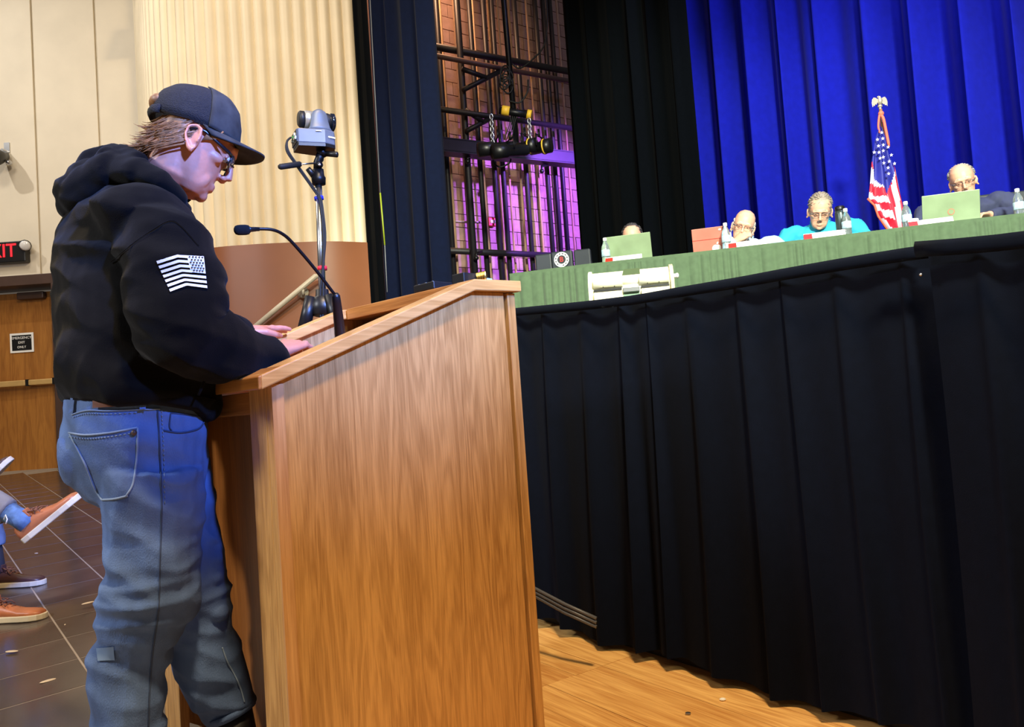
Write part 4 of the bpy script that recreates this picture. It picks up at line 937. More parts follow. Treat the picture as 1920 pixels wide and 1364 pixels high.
# ================================================================== PEOPLE: shared builders
def headX(c, yaw, pitch, roll, s=1.0):
    """head frame: x forward, y left, z up, origin between the ears; pitch > 0 looks down"""
    R = Matrix.Rotation(yaw, 4, 'Z')@Matrix.Rotation(pitch, 4, 'Y')@Matrix.Rotation(roll, 4, 'X')
    return Matrix.Translation(Vector(c))@R@Matrix.Scale(s, 4)
def ringse(xf, xb, w, z, n=24, p=2.3, wb=1.0):
    c, a = (xf+xb)/2, (xf-xb)/2; r = []
    for k in range(n):
        q = 2*PI*k/n; cx_, sy = math.cos(q), math.sin(q)
        r.append((c+a*math.copysign(abs(cx_)**(2/p), cx_), w*math.copysign(abs(sy)**(2/p), sy)*(wb if cx_ < 0 else 1), z))
    return r
def head_prims(ears=True, nose=1.0, jaw=1.0):
    b = MB()
    b.loft([ringse(*q) for q in ((.050, .02, .026, -.114), (.076, .0, .040*jaw, -.106), (.088, -.02, .052*jaw, -.090), (.091, -.045, .059*jaw, -.070), (.092, -.07, .064, -.046), (.091, -.086, .069, -.020), (.089, -.098, .073, .008), (.098, -.104, .076, .032), (.096, -.106, .077, .060), (.084, -.100, .071, .092), (.056, -.082, .054, .120), (.01, -.04, .022, .138))])
    # brow, cheekbones, nose, lips, chin
    b.tube([(.086, -.052, .030), (.099, -.026, .036), (.101, 0, .034), (.099, .026, .036), (.086, .052, .030)], .0105, 8)
    b.tube([(.097, 0, .026), (.107, 0, .006), (.115, 0, -.014), (.119*nose, 0, -.028)], [.008, .009, .0105, .0115], 10)
    for s_ in (-1, 1):
        b.ell((.104, s_*.0115, -.032), (.012, .008, .008)); b.ell((.058, s_*.050, -.008), (.028, .014, .016)); b.ell((.046, s_*.040, -.066), (.036, .014, .032))
        b.ell((.082, s_*.031, .012), (.0125, .0125, .0115)); b.tube([(.086, s_*.046, .014), (.0945, s_*.031, .020), (.090, s_*.016, .012)], .0042, 6); b.tube([(.086, s_*.046, .009), (.0935, s_*.031, .003), (.090, s_*.016, .009)], .0036, 6)
    b.tube([(.083, -.026, -.066), (.0945, -.010, -.0620), (.0955, 0, -.0630), (.0945, .010, -.0620), (.083, .026, -.066)], [.003, .0046, .0048, .0046, .003], 8)
    b.tube([(.083, -.024, -.068), (.093, -.010, -.0725), (.0945, 0, -.0735), (.093, .010, -.0725), (.083, .024, -.068)], [.003, .005, .0052, .005, .003], 8)
    b.ell((.077, 0, -.096), (.018, .022, .016))
    if ears:
        for s_ in (-1, 1):
            R = Matrix.Rotation(s_*.35, 3, 'Z')@Matrix.Rotation(-.18, 3, 'Y')
            b.ell((-.003, s_*.078, -.003), (.017, .0085, .029), R)
            pts = [(.011, -.010), (.015, .010), (.010, .027), (-.006, .034), (-.021, .026), (-.023, .006), (-.015, -.012), (-.006, -.026), (.004, -.033), (.010, -.022)]
            b.tube([Vector((-.004, s_*.082, -.004))+R@Vector((p[0], s_*(.004+(.006 if p[0] < -.01 else 0)), p[1])) for p in pts], [.0036, .0042, .0048, .005, .005, .0048, .0044, .0062, .0066, .004], 8)
    return b
def addto(mb, sub, X):
    mb.add([tuple(X@Vector(p)) for p in sub.v], sub.f)
def hand_prims(mb, wrist, mid, side, normal, curl, spread=.10, s=1.0, thumb=True, droop=0.):
    """palm and five bent fingers; wrist -> mid gives the direction, normal is the back of the hand, side = +1 if the thumb lies along normal x dir"""
    d = (Vector(mid)-Vector(wrist)).normalized(); n = Vector(normal); n = (n-d*n.dot(d)).normalized(); l = n.cross(d)*side
    w = Vector(wrist)
    def P(x, y, z): return w+d*(x*s)+l*(y*s)+n*(z*s)
    # palm as a flattened loft
    rings = []
    for x, hw, ht, zc in ((-.02, .026, .020, 0), (.012, .029, .019, .002), (.045, .039, .016, .003), (.078, .042, .0135, .002), (.092, .039, .011, -.001)):
        rings.append([P(x, hw*math.cos(2*PI*k/14), zc+ht*math.sin(2*PI*k/14)) for k in range(14)])
    mb.loft(rings)
    L = (.072, .080, .074, .058); Y = (.030, .010, -.011, -.030)
    for i in range(4):
        a = spread*(1.5-i)*.7; c = curl[i] if hasattr(curl, '__len__') else curl
        p = [P(.070, Y[i]*.9, 0)]; ang = -droop; x, y, z = .086, Y[i], .001
        p.append(P(x, y, z))
        for fr, bend in ((.45, .55), (.31, 1.0), (.24, .7)):
            ang += c*bend; st = L[i]*fr; x += st*math.cos(ang)*math.cos(a); y += st*math.cos(ang)*math.sin(a); z -= st*math.sin(ang); p.append(P(x, y, z))
        r = (.0098, .0098, .0095, .0088, .0072) if i != 3 else (.0088, .0086, .008, .0074, .0062)
        mb.tube(p, [q*s for q in r], 9); mb.ell(p[-1], (r[-1]*s*1.0,)*3, n=8, m=6)
        mb.ell(P(.088, Y[i], .006), (.009*s, .009*s, .008*s), n=8, m=6)
    if thumb:
        c = curl[0] if hasattr(curl, '__len__') else curl
        p = [P(.014, .022, -.004), P(.040, .046, -.010), P(.066, .056-.012*c, -.018-.012*c), P(.090, .056-.03*c, -.022-.022*c)]
        mb.tube(p, [q*s for q in (.014, .0125, .0105, .008)], 9); mb.ell(p[-1], (.008*s,)*3, n=8, m=6)
def glasses_parts(X, parent, m, z=.006, x=.104, drop=0., w=.0235, h=.017, lens=True, rr_=.0022):
    b = MB()
    for s_ in (-1, 1):
        pts = []
        for k in range(17):
            q = 2*PI*k/16; cx_, sy = math.cos(q), math.sin(q)
            yy = .031*s_+w*math.copysign(abs(cx_)**.6, cx_); pts.append((x-.30*max(0, abs(yy)-.02)*.9, yy, z+h*math.copysign(abs(sy)**.6, sy)))
        b.tube(pts, rr_, 6, cap=False)
        b.tube([(x-.012, s_*.056, z+.010), (x-.022, s_*.066, z+.011), (.06, s_*.075, z+.012+drop*.3), (.012, s_*.081, .020+drop), (-.010, s_*.083, .018+drop), (-.024, s_*.083, .004+drop)], [.003, .0028, .0026, .0026, .0024, .002], 6, flat=1.6)
    b.tube([(x, -.010, z+.004), (x+.004, 0, z+.007), (x, .010, z+.004)], .0024, 6)
    b.xf(X); g = b.build('glasses', m, parent, True)
    if lens:
        for s_ in (-1, 1):
            b = MB(); b.loft([[(x-.30*max(0, abs(.031*s_+w*.95*math.cos(2*PI*k/16))-.02)*.9+e, .031*s_+w*.95*math.cos(2*PI*k/16), z+h*.95*math.sin(2*PI*k/16)) for k in range(16)] for e in (0, .001)])
            b.xf(X); b.build('lens', mat('spectacle_lens', (210, 220, 225), .05, var=0, trans=.95), g, True)
    return g
def shoe(parent, X, m_up, m_sole, m_lace, L=.30, name='shoe', high=False):
    up = MB(); k = L/.30
    prof = [(-.004, .074, .020), (.01, .084, .030), (.045, .086, .034), (.085, .080, .034), (.12, .078, .035), (.155, .068, .038), (.20, .052, .044), (.245, .048, .046), (.272, .045, .041), (.290, .038, .030), (.298, .026, .016)]
    rings = []
    for x, h, w in prof:
        r = []
        for q in range(16):
            a = 2*PI*q/16; c_, s_ = math.cos(a), math.sin(a)
            cc, ss = math.copysign(abs(c_)**.75, c_), math.copysign(abs(s_)**.75, s_); r.append((x*k, w*k*cc*(1-.38*max(0, ss)*min(1, max(0, (h-.035)/.05))), (.014+(h-.014)*(.5+.5*ss))*k))
        rings.append(r)
    up.loft(rings); up.xf(X); u = up.build(name, m_up, parent, True)
    so = MB(); outl = []
    for x, w in ((-.012, .012), (0, .029), (.04, .040), (.10, .040), (.16, .043), (.21, .050), (.255, .050), (.285, .040), (.301, .022), (.307, .008)): outl.append((x*k, w*k))
    poly = [(p[0], p[1]) for p in outl]+[(p[0], -p[1]) for p in outl[::-1]]
    so.prism(poly, (0, 0, 0), (1,0,0), (0,1,0), (0,0,1), .026*k); so.xf(X); so.build('sole', m_sole, u, bevel=.004)
    la = MB()
    for q in range(5):
        x = .118+.021*q; z = .0845-.0085*q-.0012*q*q*.5; w = .020
        la.tube([(x*k, -w*k, (z-.010)*k), (x*k, -.008*k, z*k), (x*k+.006, .008*k, (z+.001)*k), (x*k+.004, w*k, (z-.010)*k)], .0028, 6)
    for s_ in (-1, 1): la.tube([(.112*k, 0, .090*k), (.10*k, s_*.018*k, .100*k), (.125*k, s_*.030*k, .092*k), (.118*k, s_*.006*k, .089*k)], .0026, 6); la.tube([(.112*k, 0, .090*k), (.135*k, s_*.03*k, .084*k), (.15*k, s_*.034*k, .07*k)], .0022, 6)
    la.xf(X); lo = la.build('laces', m_lace, u, True); lo['kind'] = 'stuff'
    tg = MB(); tg.loft([[(.085*k, y*k, z*k) for y, z in ((-.020, .080), (.020, .080), (.019, .118), (-.019, .118))], [(.099*k, y*k, z*k) for y, z in ((-.020, .076), (.020, .076), (.019, .116), (-.019, .116))]]); tg.xf(X); tg.build('tongue', m_up, u, bevel=.004)
    return u
def fold(amp, sc, seed, stretch=(1, 1, 1), amp2=0):
    def f(p):
        q = Vector(((p.x)*stretch[0]*sc+seed, p.y*stretch[1]*sc, p.z*stretch[2]*sc)); n = noise.noise(q); v = amp*(1-2.2*abs(n))
        if amp2: v += amp2*noise.noise(q*3.1)
        return v-amp*.3
    return f

# ================================================================== THE MAN AT THE LECTERN
D0 = 1.74
FW = np.array([math.cos(.70), math.sin(.70), 0]); RT = np.array([math.sin(.70), -math.cos(.70), 0])
m_hood = mat('black_hoodie_fleece', (9, 9, 10), .95, var=.14, vs=30, bump=.15, bs=420, sheen=.04, spec=.10)
m_jean = mat('blue_denim', (82, 108, 156), .85, var=.42, vs=7, bump=.25, bs=520, stretch=(1, 1, .45))
m_capm = mat('black_mesh', (24, 25, 29), .85, var=.25, vs=160, bump=.5, bs=420)
m_camo = mat('dark_camo_cloth', (44, 45, 44), .85, var=.5, vs=30)
m_hair = mat('blond_brown_hair', (142, 100, 62), .5, var=.35, vs=70)
man = thing('person', 'man in black hoodie, cap and blue jeans standing at the lectern reading', 'person', tuple(np.array([*at(255, 800, D0)[:2], 0])))
def ellring(c, a, b, tilt=0., n=28, p=2.2, twist=0):
    r = []
    for k in range(n):
        q = 2*PI*k/n; x = a*math.copysign(abs(math.cos(q))**(2/p), math.cos(q)); y = b*math.copysign(abs(math.sin(q))**(2/p), math.sin(q))
        P = np.array(c)+FW*x+RT*y; P[2] += -tilt*x; r.append(tuple(P))
    return r
def trings(rows, grow=0., ratio=.72, d=D0):
    out = []
    k = math.sqrt((ratio*math.cos(.70))**2+math.sin(.70)**2)
    for y, l, r, t in rows:
        hw = (r-l)/2/FPX*d; b_ = hw/k+grow; c = at((l+r)/2, y, d); out.append(ellring(c, b_*ratio, b_, t))
    return out
T_ROWS = [(764, 126, 398, .20), (750, 121, 408, .16), (715, 115, 413, .08), (660, 110, 400, .02), (600, 105, 388, 0), (540, 104, 376, 0), (480, 107, 368, 0), (430, 116, 356, 0), (398, 134, 344, -.1), (368, 166, 332, -.2), (348, 205, 322, -.3)]
HX = headX(at(363, 280, D0), math.radians(27), math.radians(29), math.radians(0), .93)@Matrix.Diagonal((.86, 1, 1, 1))
CX = headX(at(363, 280, D0), math.radians(27), math.radians(11.5), 0, .95)@Matrix.Diagonal((.90, 1, .95, 1))
def hp(x, y, z): return HX@Vector((x, y, z))
# sleeves
SR = [(285, 428, 1.63), (312, 470, 1.585), (326, 520, 1.565), (332, 580, 1.56), (340, 628, 1.565), (395, 652, 1.62), (452, 667, 1.69), (498, 670, 1.755), (512, 669, 1.775)]
SRr = [.080, .083, .084, .082, .078, .068, .056, .048, .040]
SL_ = [(240, 432, 1.86), (262, 500, 1.92), (300, 580, 1.95), (335, 630, 1.97), (395, 632, 2.04), (440, 630, 2.11), (456, 629, 2.135)]
SLr = [.080, .082, .080, .074, .060, .048, .040]
body = MB()
addto(body, head_prims(), HX)
body.tube([hp(-.028, 0, -.02), hp(-.020, 0, -.07), at(303, 345, D0), at(272, 395, D0), at(262, 430, D0)], [.060, .058, .060, .066, .075], 18)
body.loft(trings([(q[0], q[1]+22, q[2]-22, q[3]) for q in T_ROWS[1:-1]]))
body.tube([at(*q) for q in SR], [r*.62 for r in SRr], 12); body.tube([at(*q) for q in SL_], [r*.62 for r in SLr], 12)
# right hand resting in the tray, left hand flat on the far rim
wr = Vector(at(508, 668, 1.77)); mr = Vector(at(562, 642, 1.88))
body.tube([wr.lerp(mr, -.4), wr, wr.lerp(mr, .25)], [.030, .027, .025], 12)
hand_prims(body, wr.lerp(mr, .12), mr, 1, (0.1, -.25, 1), (.75, .8, .85, .9), s=.98)
wl = Vector(at(452, 625, 2.13)); ml = Vector(at(505, 620, 2.235))
body.tube([wl.lerp(ml, -.5), wl, wl.lerp(ml, .25)], [.030, .027, .025], 12)
hand_prims(body, wl.lerp(ml, .08), ml, -1, (-.25, -.35, 1), (.12, .14, .20, .3), s=.98, spread=.06, droop=.05)
# legs and feet inside the clothes
NL = [(285, 880, 1.67, 92), (283, 950, 1.67, 90), (284, 1010, 1.67, 84), (285, 1080, 1.665, 79), (276, 1140, 1.665, 81), (256, 1195, 1.67, 72), (246, 1260, 1.67, 64), (242, 1330, 1.67, 63), (241, 1400, 1.67, 65), (240, 1470, 1.67, 66)]
FL_ = [(292, 850, 1.80, 84), (325, 950, 1.80, 76), (352, 1040, 1.79, 62), (360, 1100, 1.79, 58), (366, 1160, 1.80, 60), (382, 1225, 1.81, 64), (404, 1275, 1.82, 58), (428, 1318, 1.83, 46), (436, 1338, 1.83, 42)]
for Lg, kk in ((NL, .74), (FL_, .72)):
    body.tube([at(x, y, d) for x, y, d, r in Lg], [r/FPX*d*kk for x, y, d, r in Lg], 12)
fr_ = Vector(at(240, 1530, 1.67)); body.tube([at(240, 1460, 1.67), fr_, (fr_.x+.02, fr_.y, .06)], [.05, .04, .04], 10); body.tube([(fr_.x-.03, fr_.y-.03, .05), (fr_.x+.13, fr_.y+.09, .035)], [.035, .028], 10)
fl_ = Vector(at(440, 1345, 1.83)); body.tube([fl_, (fl_.x+.0, fl_.y+.0, .08)], [.042, .04], 10); body.tube([(fl_.x-.05, fl_.y-.04, .05), (fl_.x+.03, fl_.y+.03, .035)], [.033, .028], 10)
fbuild(body, .0032, 6, 'body', m_skin, man)
# eyes
for s_ in (-1, 1):
    b = MB(); b.ell(hp(.0845, s_*.031, .010), (.0108,)*3); e = b.build('eye', mat('eye_white', (225, 215, 205), .2), man, True)
    b = MB(); b.ell(hp(.0935, s_*.031, .005), (.0035, .005, .005)); b.build('iris', mat('iris', (60, 70, 80), .2), e, True)
    b = MB(); b.tube([hp(.085, s_*.050, .036), hp(.1015, s_*.030, .045), hp(.103, s_*.014, .041)], [.002, .0042, .003], 6); b.build('eyebrow', m_hair, man, True)
# hoodie: torso, sleeves, kangaroo pocket front, ribbed cuffs and the bunched hood
hd = MB()
hd.loft(trings(T_ROWS))
hd.tube([at(*q) for q in SR], SRr, 20); hd.tube([at(*q) for q in SL_], SLr, 18)
hd.ell(at(262, 415, 1.62), (.10, .09, .07)); hd.ell(at(225, 420, 1.86), (.10, .09, .07))
hd.ell(at(300, 690, 1.57), (.055, .05, .03)) if 0 else None
def folds_torso(p):
    q = Vector((p.x*5+3, p.y*5, p.z*2.2)); n = noise.noise(q); m2 = noise.noise(Vector((p.x*9, p.y*9+7, p.z*13)))
    s_ = noise.noise(Vector((p.x*4+p.z*9, p.y*4+p.z*5, 5)))
    low = max(0, min(1, (1.15-p.z)/.2))
    el = max(0, 1-(Vector((-.70, 1.56, 1.13))-p).length/.22)
    m3 = noise.noise(Vector((p.x*10+p.z*12, p.y*10, p.z*8)))
    return .016*(1-2*abs(n))+.010*(1-2*abs(m2))*(.35+low)+.012*(1-2.4*abs(s_))+.014*el*(1-2.4*abs(m3))-.010
ho, hbvh = fbuild(hd, .0058, 6, 'hoodie', m_hood, man, disp=folds_torso, want_bvh=True)
hh_ = MB()
hh_.tube(cr([at(345, 396, 1.70), at(334, 376, 1.655), at(304, 346, 1.625), at(262, 326, 1.63), at(218, 322, 1.66), at(180, 345, 1.68), at(150, 378, 1.72), at(140, 386, 1.78)], 5), [.014]*5+[.020]*5+[.025]*5+[.032]*5+[.042]*5+[.046]*5+[.040]*5+[.030], 14)
hh_.tube(cr([at(347, 372, 1.76), at(322, 330, 1.83), at(280, 306, 1.86), at(235, 300, 1.86), at(190, 318, 1.85), at(160, 352, 1.84), at(142, 384, 1.80)], 5), [.016]*5+[.026]*5+[.034]*5+[.040]*5+[.046]*5+[.042]*5+[.030], 14)
hh_.tube(cr([at(200, 296, 1.66), at(212, 291, 1.72), at(218, 294, 1.80), at(222, 305, 1.86)], 5), [.020]*5+[.022]*5+[.020]*6, 12)
hh_.tube(cr([at(262, 305, 1.65), at(236, 298, 1.70), at(206, 300, 1.75), at(178, 306, 1.76), at(158, 330, 1.74)], 5), [.022]*5+[.026]*5+[.032]*5+[.030]*6, 12)
hh_.ell(at(195, 345, 1.76), (.075, .10, .055)); hh_.ell(at(165, 365, 1.76), (.06, .09, .045))
fbuild(hh_, .0052, 5, 'hood', m_hood, man, disp=fold(.007, 9, 2.2, (1, 1, 1.4), .003))
def waistband(rows, name, m, grow):
    b = MB(); b.loft(trings(rows, grow), cap=False); return b.build(name, m, man, True, normals=True, solid=.006)
waistband([(767, 128, 396, .22), (757, 121, 405, .19), (745, 119, 410, .16)], 'hem_band', m_hood, .003)
# kangaroo pocket edge at the belly
kp = MB(); kp.tube([at(372, 742, 1.60), at(383, 715, 1.60), at(398, 690, 1.64)], .003, 6); kp.build('pocket_edge', m_hood, man, True)
for P_ in ((at(496, 670, 1.752), at(513, 669, 1.777), .044), (at(444, 630, 2.115), at(458, 629, 2.137), .043)):
    b = MB(); a, e = Vector(P_[0]), Vector(P_[1]); b.tube([a, a.lerp(e, .3), a.lerp(e, .8), e], [P_[2]*1.04, P_[2]*1.07, P_[2]*.98, P_[2]*.86], 18); b.build('cuff', m_hood, man, True)
# jeans
jn = MB()
jn.loft(trings([(742, 136, 384, .12), (775, 130, 386, .06), (815, 125, 388, .02), (860, 131, 388, 0), (900, 146, 386, 0), (930, 168, 382, 0), (955, 200, 372, 0)], 0, .80))
for Lg in (NL, FL_): jn.tube([at(x, y, d) for x, y, d, r in Lg], [r/FPX*d for x, y, d, r in Lg], 20)
jn.ell(at(178, 850, 1.69), (.07, .07, .085)); jn.ell(at(205, 850, 1.82), (.07, .07, .085))
jn.ell(at(318, 1185, 1.655), (.022, .03, .035)); jn.ell(at(345, 1200, 1.665), (.014, .02, .02)) if 0 else None
for q in ((398, 1012, .022), (403, 1048, .022), (404, 1085, .024), (410, 1150, .02)): jn.ell(at(q[0]-8, q[1], 1.77), (q[2], q[2], .014))
def folds_jean(p):
    n = noise.noise(Vector((p.x*7+11, p.y*7, p.z*3.2))); s_ = noise.noise(Vector((p.x*6, p.y*6+3, p.z*10+p.x*8)))
    kn = max(0, 1-abs(p.z-.52)/.16); lo = max(0, min(1, (.32-p.z)/.1))
    st = noise.noise(Vector((p.x*5, p.y*5, p.z*26)))
    wh = noise.noise(Vector((p.x*9+p.z*14, p.y*9-p.z*6, p.z*5+3)))
    return .009*(1-2.2*abs(n))+.009*(1-2.4*abs(s_))*(.5+kn)+.009*(1-2*abs(st))*(kn*.8+lo)+.006*(1-2.4*abs(wh))-.008
jo, jbvh = fbuild(jn, .0056, 4, 'jeans', m_jean, man, disp=folds_jean, want_bvh=True)
# patches, pockets, seams laid on the cloth surface
def hit(bvh, px, py, off=.0025):
    d = Vector(ray(px, py)).normalized(); r = bvh.ray_cast(Vector(O_), d)
    if r[0] is None: return None
    n = r[1] if r[1].dot(d) < 0 else -r[1]
    return r[0]-d*off*.6+n*off
def seam(bvh, pts, r, name, m, parent, n=14, dash=False, off=.001):
    P = cr([(q[0], q[1], 0) for q in pts], n); h = [hit(bvh, p[0], p[1], off) for p in P]; h = [q for q in h if q is not None]
    b = MB()
    if dash:
        for k in range(0, len(h)-1, 2): b.tube([h[k], h[k+1]], r, 5)
    else: b.tube(h, r, 6)
    o = b.build(name, m, parent, True)
    if dash: o['kind'] = 'stuff'
    return o
def patch(bvh, quad, nu, nv, name, m, parent, off=.003, keep=None):
    q = [np.array(p, float) for p in quad]; b = MB(); idx = {}; V = []
    for j in range(nv+1):
        for i in range(nu+1):
            u, v = i/nu, j/nv; p = (q[0]*(1-u)+q[1]*u)*(1-v)+(q[3]*(1-u)+q[2]*u)*v; h = hit(bvh, p[0], p[1], off); V.append(h)
    F = []
    for j in range(nv):
        for i in range(nu):
            f = (j*(nu+1)+i, j*(nu+1)+i+1, (j+1)*(nu+1)+i+1, (j+1)*(nu+1)+i)
            if any(V[k] is None for k in f): continue
            if max((V[f[0]]-V[k]).length for k in f) > .08: continue
            if keep is None or keep((i+.5)/nu, (j+.5)/nv): F.append(f)
    b.add([v if v is not None else Vector((0, 0, 0)) for v in V], F)
    used = sorted({k for f in F for k in f}); mp = {k: i for i, k in enumerate(used)}
    b2 = MB(); b2.add([b.v[k] for k in used], [tuple(mp[k] for k in f) for f in F])
    return b2.build(name, m, parent, True, normals=False)
m_print = mat('white_sleeve_print', (224, 226, 234), .7, var=.03)
FQ = [(294, 488), (381, 480), (388, 541), (320, 549)]
def bend(u, v): return u, v
b_w = 13
# the printed flag: seven light bars, canton with dark stars at the front end; the top edge rises to a crease in the middle
def fq(u, v):
    # left end of the print is lower, crease at u=.42
    top = [(294, 490), (331, 479), (381, 482)]; bot = [(319, 548), (350, 536), (388, 541)]
    us = [0, .42, 1]
    t = np.array([np.interp(u, us, [q[0] for q in top]), np.interp(u, us, [q[1] for q in top])]); l = np.array([np.interp(u, us, [q[0] for q in bot]), np.interp(u, us, [q[1] for q in bot])])
    return t+(l-t)*v
def fpatch(u0, u1, v0, v1, nu, nv, off):
    b = MB(); V = []
    for j in range(nv+1):
        for i in range(nu+1):
            p = fq(u0+(u1-u0)*i/nu, v0+(v1-v0)*j/nv); h = hit(hbvh, p[0], p[1], off); V.append(h if h is not None else Vector((0, 0, 0)))
    b.add(V, [(j*(nu+1)+i, j*(nu+1)+i+1, (j+1)*(nu+1)+i+1, (j+1)*(nu+1)+i) for j in range(nv) for i in range(nu)]); return b
fpm = MB()
for k in range(7):
    v0 = k*2/13; v1 = v0+1/13+.008
    um = .66 if k < 4 else 1.0
    s_ = fpatch(0, um, v0, v1, 20, 2, .0025); fpm.add(s_.v, s_.f)
s_ = fpatch(.64, 1.0, 0, 7/13+.0, 14, 10, .0025); fpm.add(s_.v, s_.f)
flp = fpm.build('flag_print', m_print, man, True, normals=False); part_label(flp, 'white printed flag on the sleeve')
stm = MB()
for r_ in range(6):
    for c_ in range(5 if r_ % 2 == 0 else 4):
        u = .68+.068*(c_+(.5 if r_ % 2 else 0))+.01; v = .045+r_*.085
        p = fq(u, v); h = hit(hbvh, p[0], p[1], .0034)
        if h is None: continue
        n_ = (Vector(O_)-h).normalized(); ex_ = n_.cross(Vector((0,0,1))).normalized()*-1; ey_ = n_.cross(ex_)*-1
        stm.prism(star((0, 0), .0027), h, ex_, ey_, n_, .0006)
so_ = stm.build('flag_stars', m_hood, flp); so_['kind'] = 'stuff'
seam(hbvh, [(208, 492), (240, 466), (280, 436), (318, 415), (340, 425), (372, 462)], .0009, 'shoulder_seam', m_hood, man, off=.002)
m_thr = mat('pale_denim_thread', (120, 140, 168), .8); m_dden = mat('dark_denim_edge', (50, 66, 98), .85)
for pts in ([(130, 812), (160, 816), (200, 813), (258, 803)], [(258, 803), (257, 850), (250, 905), (236, 932)], [(132, 815), (160, 870), (178, 915), (192, 938)], [(192, 938), (215, 936), (240, 930)]):
    seam(jbvh, pts, .0022, 'pocket_seam', m_thr, man)
seam(jbvh, [(130, 820), (165, 823), (202, 820), (257, 811)], .0012, 'pocket_stitch', m_thr, man, dash=True)
seam(jbvh, [(296, 770), (300, 850), (303, 950), (300, 1050), (297, 1140), (285, 1230), (280, 1300), (278, 1364)], .0018, 'outseam', m_dden, man, n=20)
seam(jbvh, [(303, 770), (307, 850), (309, 950)], .0011, 'side_stitch', m_thr, man, n=20, dash=True)
seam(jbvh, [(306, 808), (340, 812), (372, 804), (384, 788)], .0020, 'front_pocket_edge', m_dden, man)
seam(jbvh, [(320, 775), (350, 778), (374, 782)], .0014, 'coin_pocket_edge', m_dden, man)
seam(jbvh, [(320, 775), (318, 800), (322, 808)], .0014, 'coin_pocket_edge', m_dden, man)
seam(jbvh, [(136, 778), (165, 770), (200, 771), (260, 768), (300, 768)], .0018, 'yoke_seam', m_thr, man)
seam(jbvh, [(138, 783), (165, 776), (200, 777), (260, 774)], .0011, 'yoke_stitch', m_thr, man, dash=True)
m_leather = mat('brown_leather_patch', (112, 66, 44), .6)
patch(jbvh, [(176, 742), (248, 742), (248, 760), (176, 766)], 12, 4, 'leather_patch', m_leather, man, .004)
patch(jbvh, [(262, 744), (273, 744), (273, 768), (262, 768)], 3, 5, 'belt_loop', m_jean, man, .006)
patch(jbvh, [(138, 745), (143, 742), (140, 772), (134, 776)], 3, 5, 'belt_loop', m_jean, man, .006)
seam(jbvh, [(416, 1215), (425, 1240), (440, 1268), (450, 1290), (458, 1318)], .0018, 'hem_seam', m_thr, man)
patch(jbvh, [(182, 1216), (214, 1212), (216, 1238), (184, 1240)], 8, 6, 'knee_patch', mat('faded_denim', (104, 128, 162), .9), man, .002)
h = hit(jbvh, 251, 812, .003); b = MB(); b.ell(h, (.006, .006, .006), n=10, m=6); b.build('rivet', m_dkbrown, man, True)
# hem rings
for Lg in (FL_,):
    x, y, d, r = Lg[-1]; x0, y0, d0, r0 = Lg[-2]; b = MB(); a, e = Vector(at(x0, y0, d0)), Vector(at(x, y, d)); b.tube([a.lerp(e, .55), a.lerp(e, 1.15)], [r*1.06/FPX*d, r*1.02/FPX*d], 20); b.build('hem', m_jean, man, True)
# boots
m_boot = mat('black_boot', (14, 14, 15), .45)
b = MB(); b.tube([Vector(at(433, 1330, 1.83)), fl_+Vector((0, 0, -.05)), (fl_.x, fl_.y, .09)], [.046, .048, .046], 14); b.build('boot_shaft', m_boot, man, True)
shoe(man, Matrix.Translation((fl_.x-.075, fl_.y-.055, 0))@Matrix.Rotation(.62, 4, 'Z'), m_boot, m_boot, m_rubber, .27, 'boot')
b = MB(); b.tube([at(240, 1465, 1.67), (fr_.x, fr_.y, .09)], [.046, .046], 14); b.build('boot_shaft', m_boot, man, True)
shoe(man, Matrix.Translation((fr_.x-.06, fr_.y-.05, 0))@Matrix.Rotation(.75, 4, 'Z'), m_boot, m_boot, m_rubber, .29, 'boot')
# hair: back shell plus swept locks below the cap
hs = MB(); hs.ell((-.036, 0, .016), (.078, .079, .068)); hs.ell((-.055, 0, -.028), (.050, .058, .045))
rr = random.Random(12)
for k in range(520):
    sd = rr.choice((-1, 1)); a0 = PI*rr.uniform(.50, 1.0); z0 = rr.uniform(-.035, .055)*(.6+.4*(a0/PI)); cg = k//9; cr_ = random.Random(cg*7+3); fl_k = max(0, cr_.gauss(.62, .30))*(.3+.9*(a0/PI-.4))+rr.uniform(-.03, .03); ln = rr.uniform(.6, 1.0)*cr_.uniform(.8, 1.1)
    pts = []
    for q in range(6):
        t = q/5*ln; az = a0+(PI*1.02-a0)*.55*t; k_ = 1.0+.02+.035*math.sin(k*1.7)*t+fl_k*.50*t*t
        pts.append((-.004+.105*k_*math.cos(az), sd*.081*(1.0+(k_-1)*.5)*math.sin(az), z0-.075*t+fl_k*.030*t*t*t))
    hs.tube(pts, [.0022, .003, .003, .0026, .0020, .0006], 4, flat=.5)
for s_ in (-1, 1):
    for q in range(26):
        hs.tube([(.020+.0012*q, s_*.0772, .050), (.018+.0010*q, s_*.0790, .024), (.014+.0008*q, s_*.0775, .004+.0005*q)], [.002, .0026, .0008], 4)
hs.xf(HX); ho_ = hs.build('hair', m_hair, man, True)
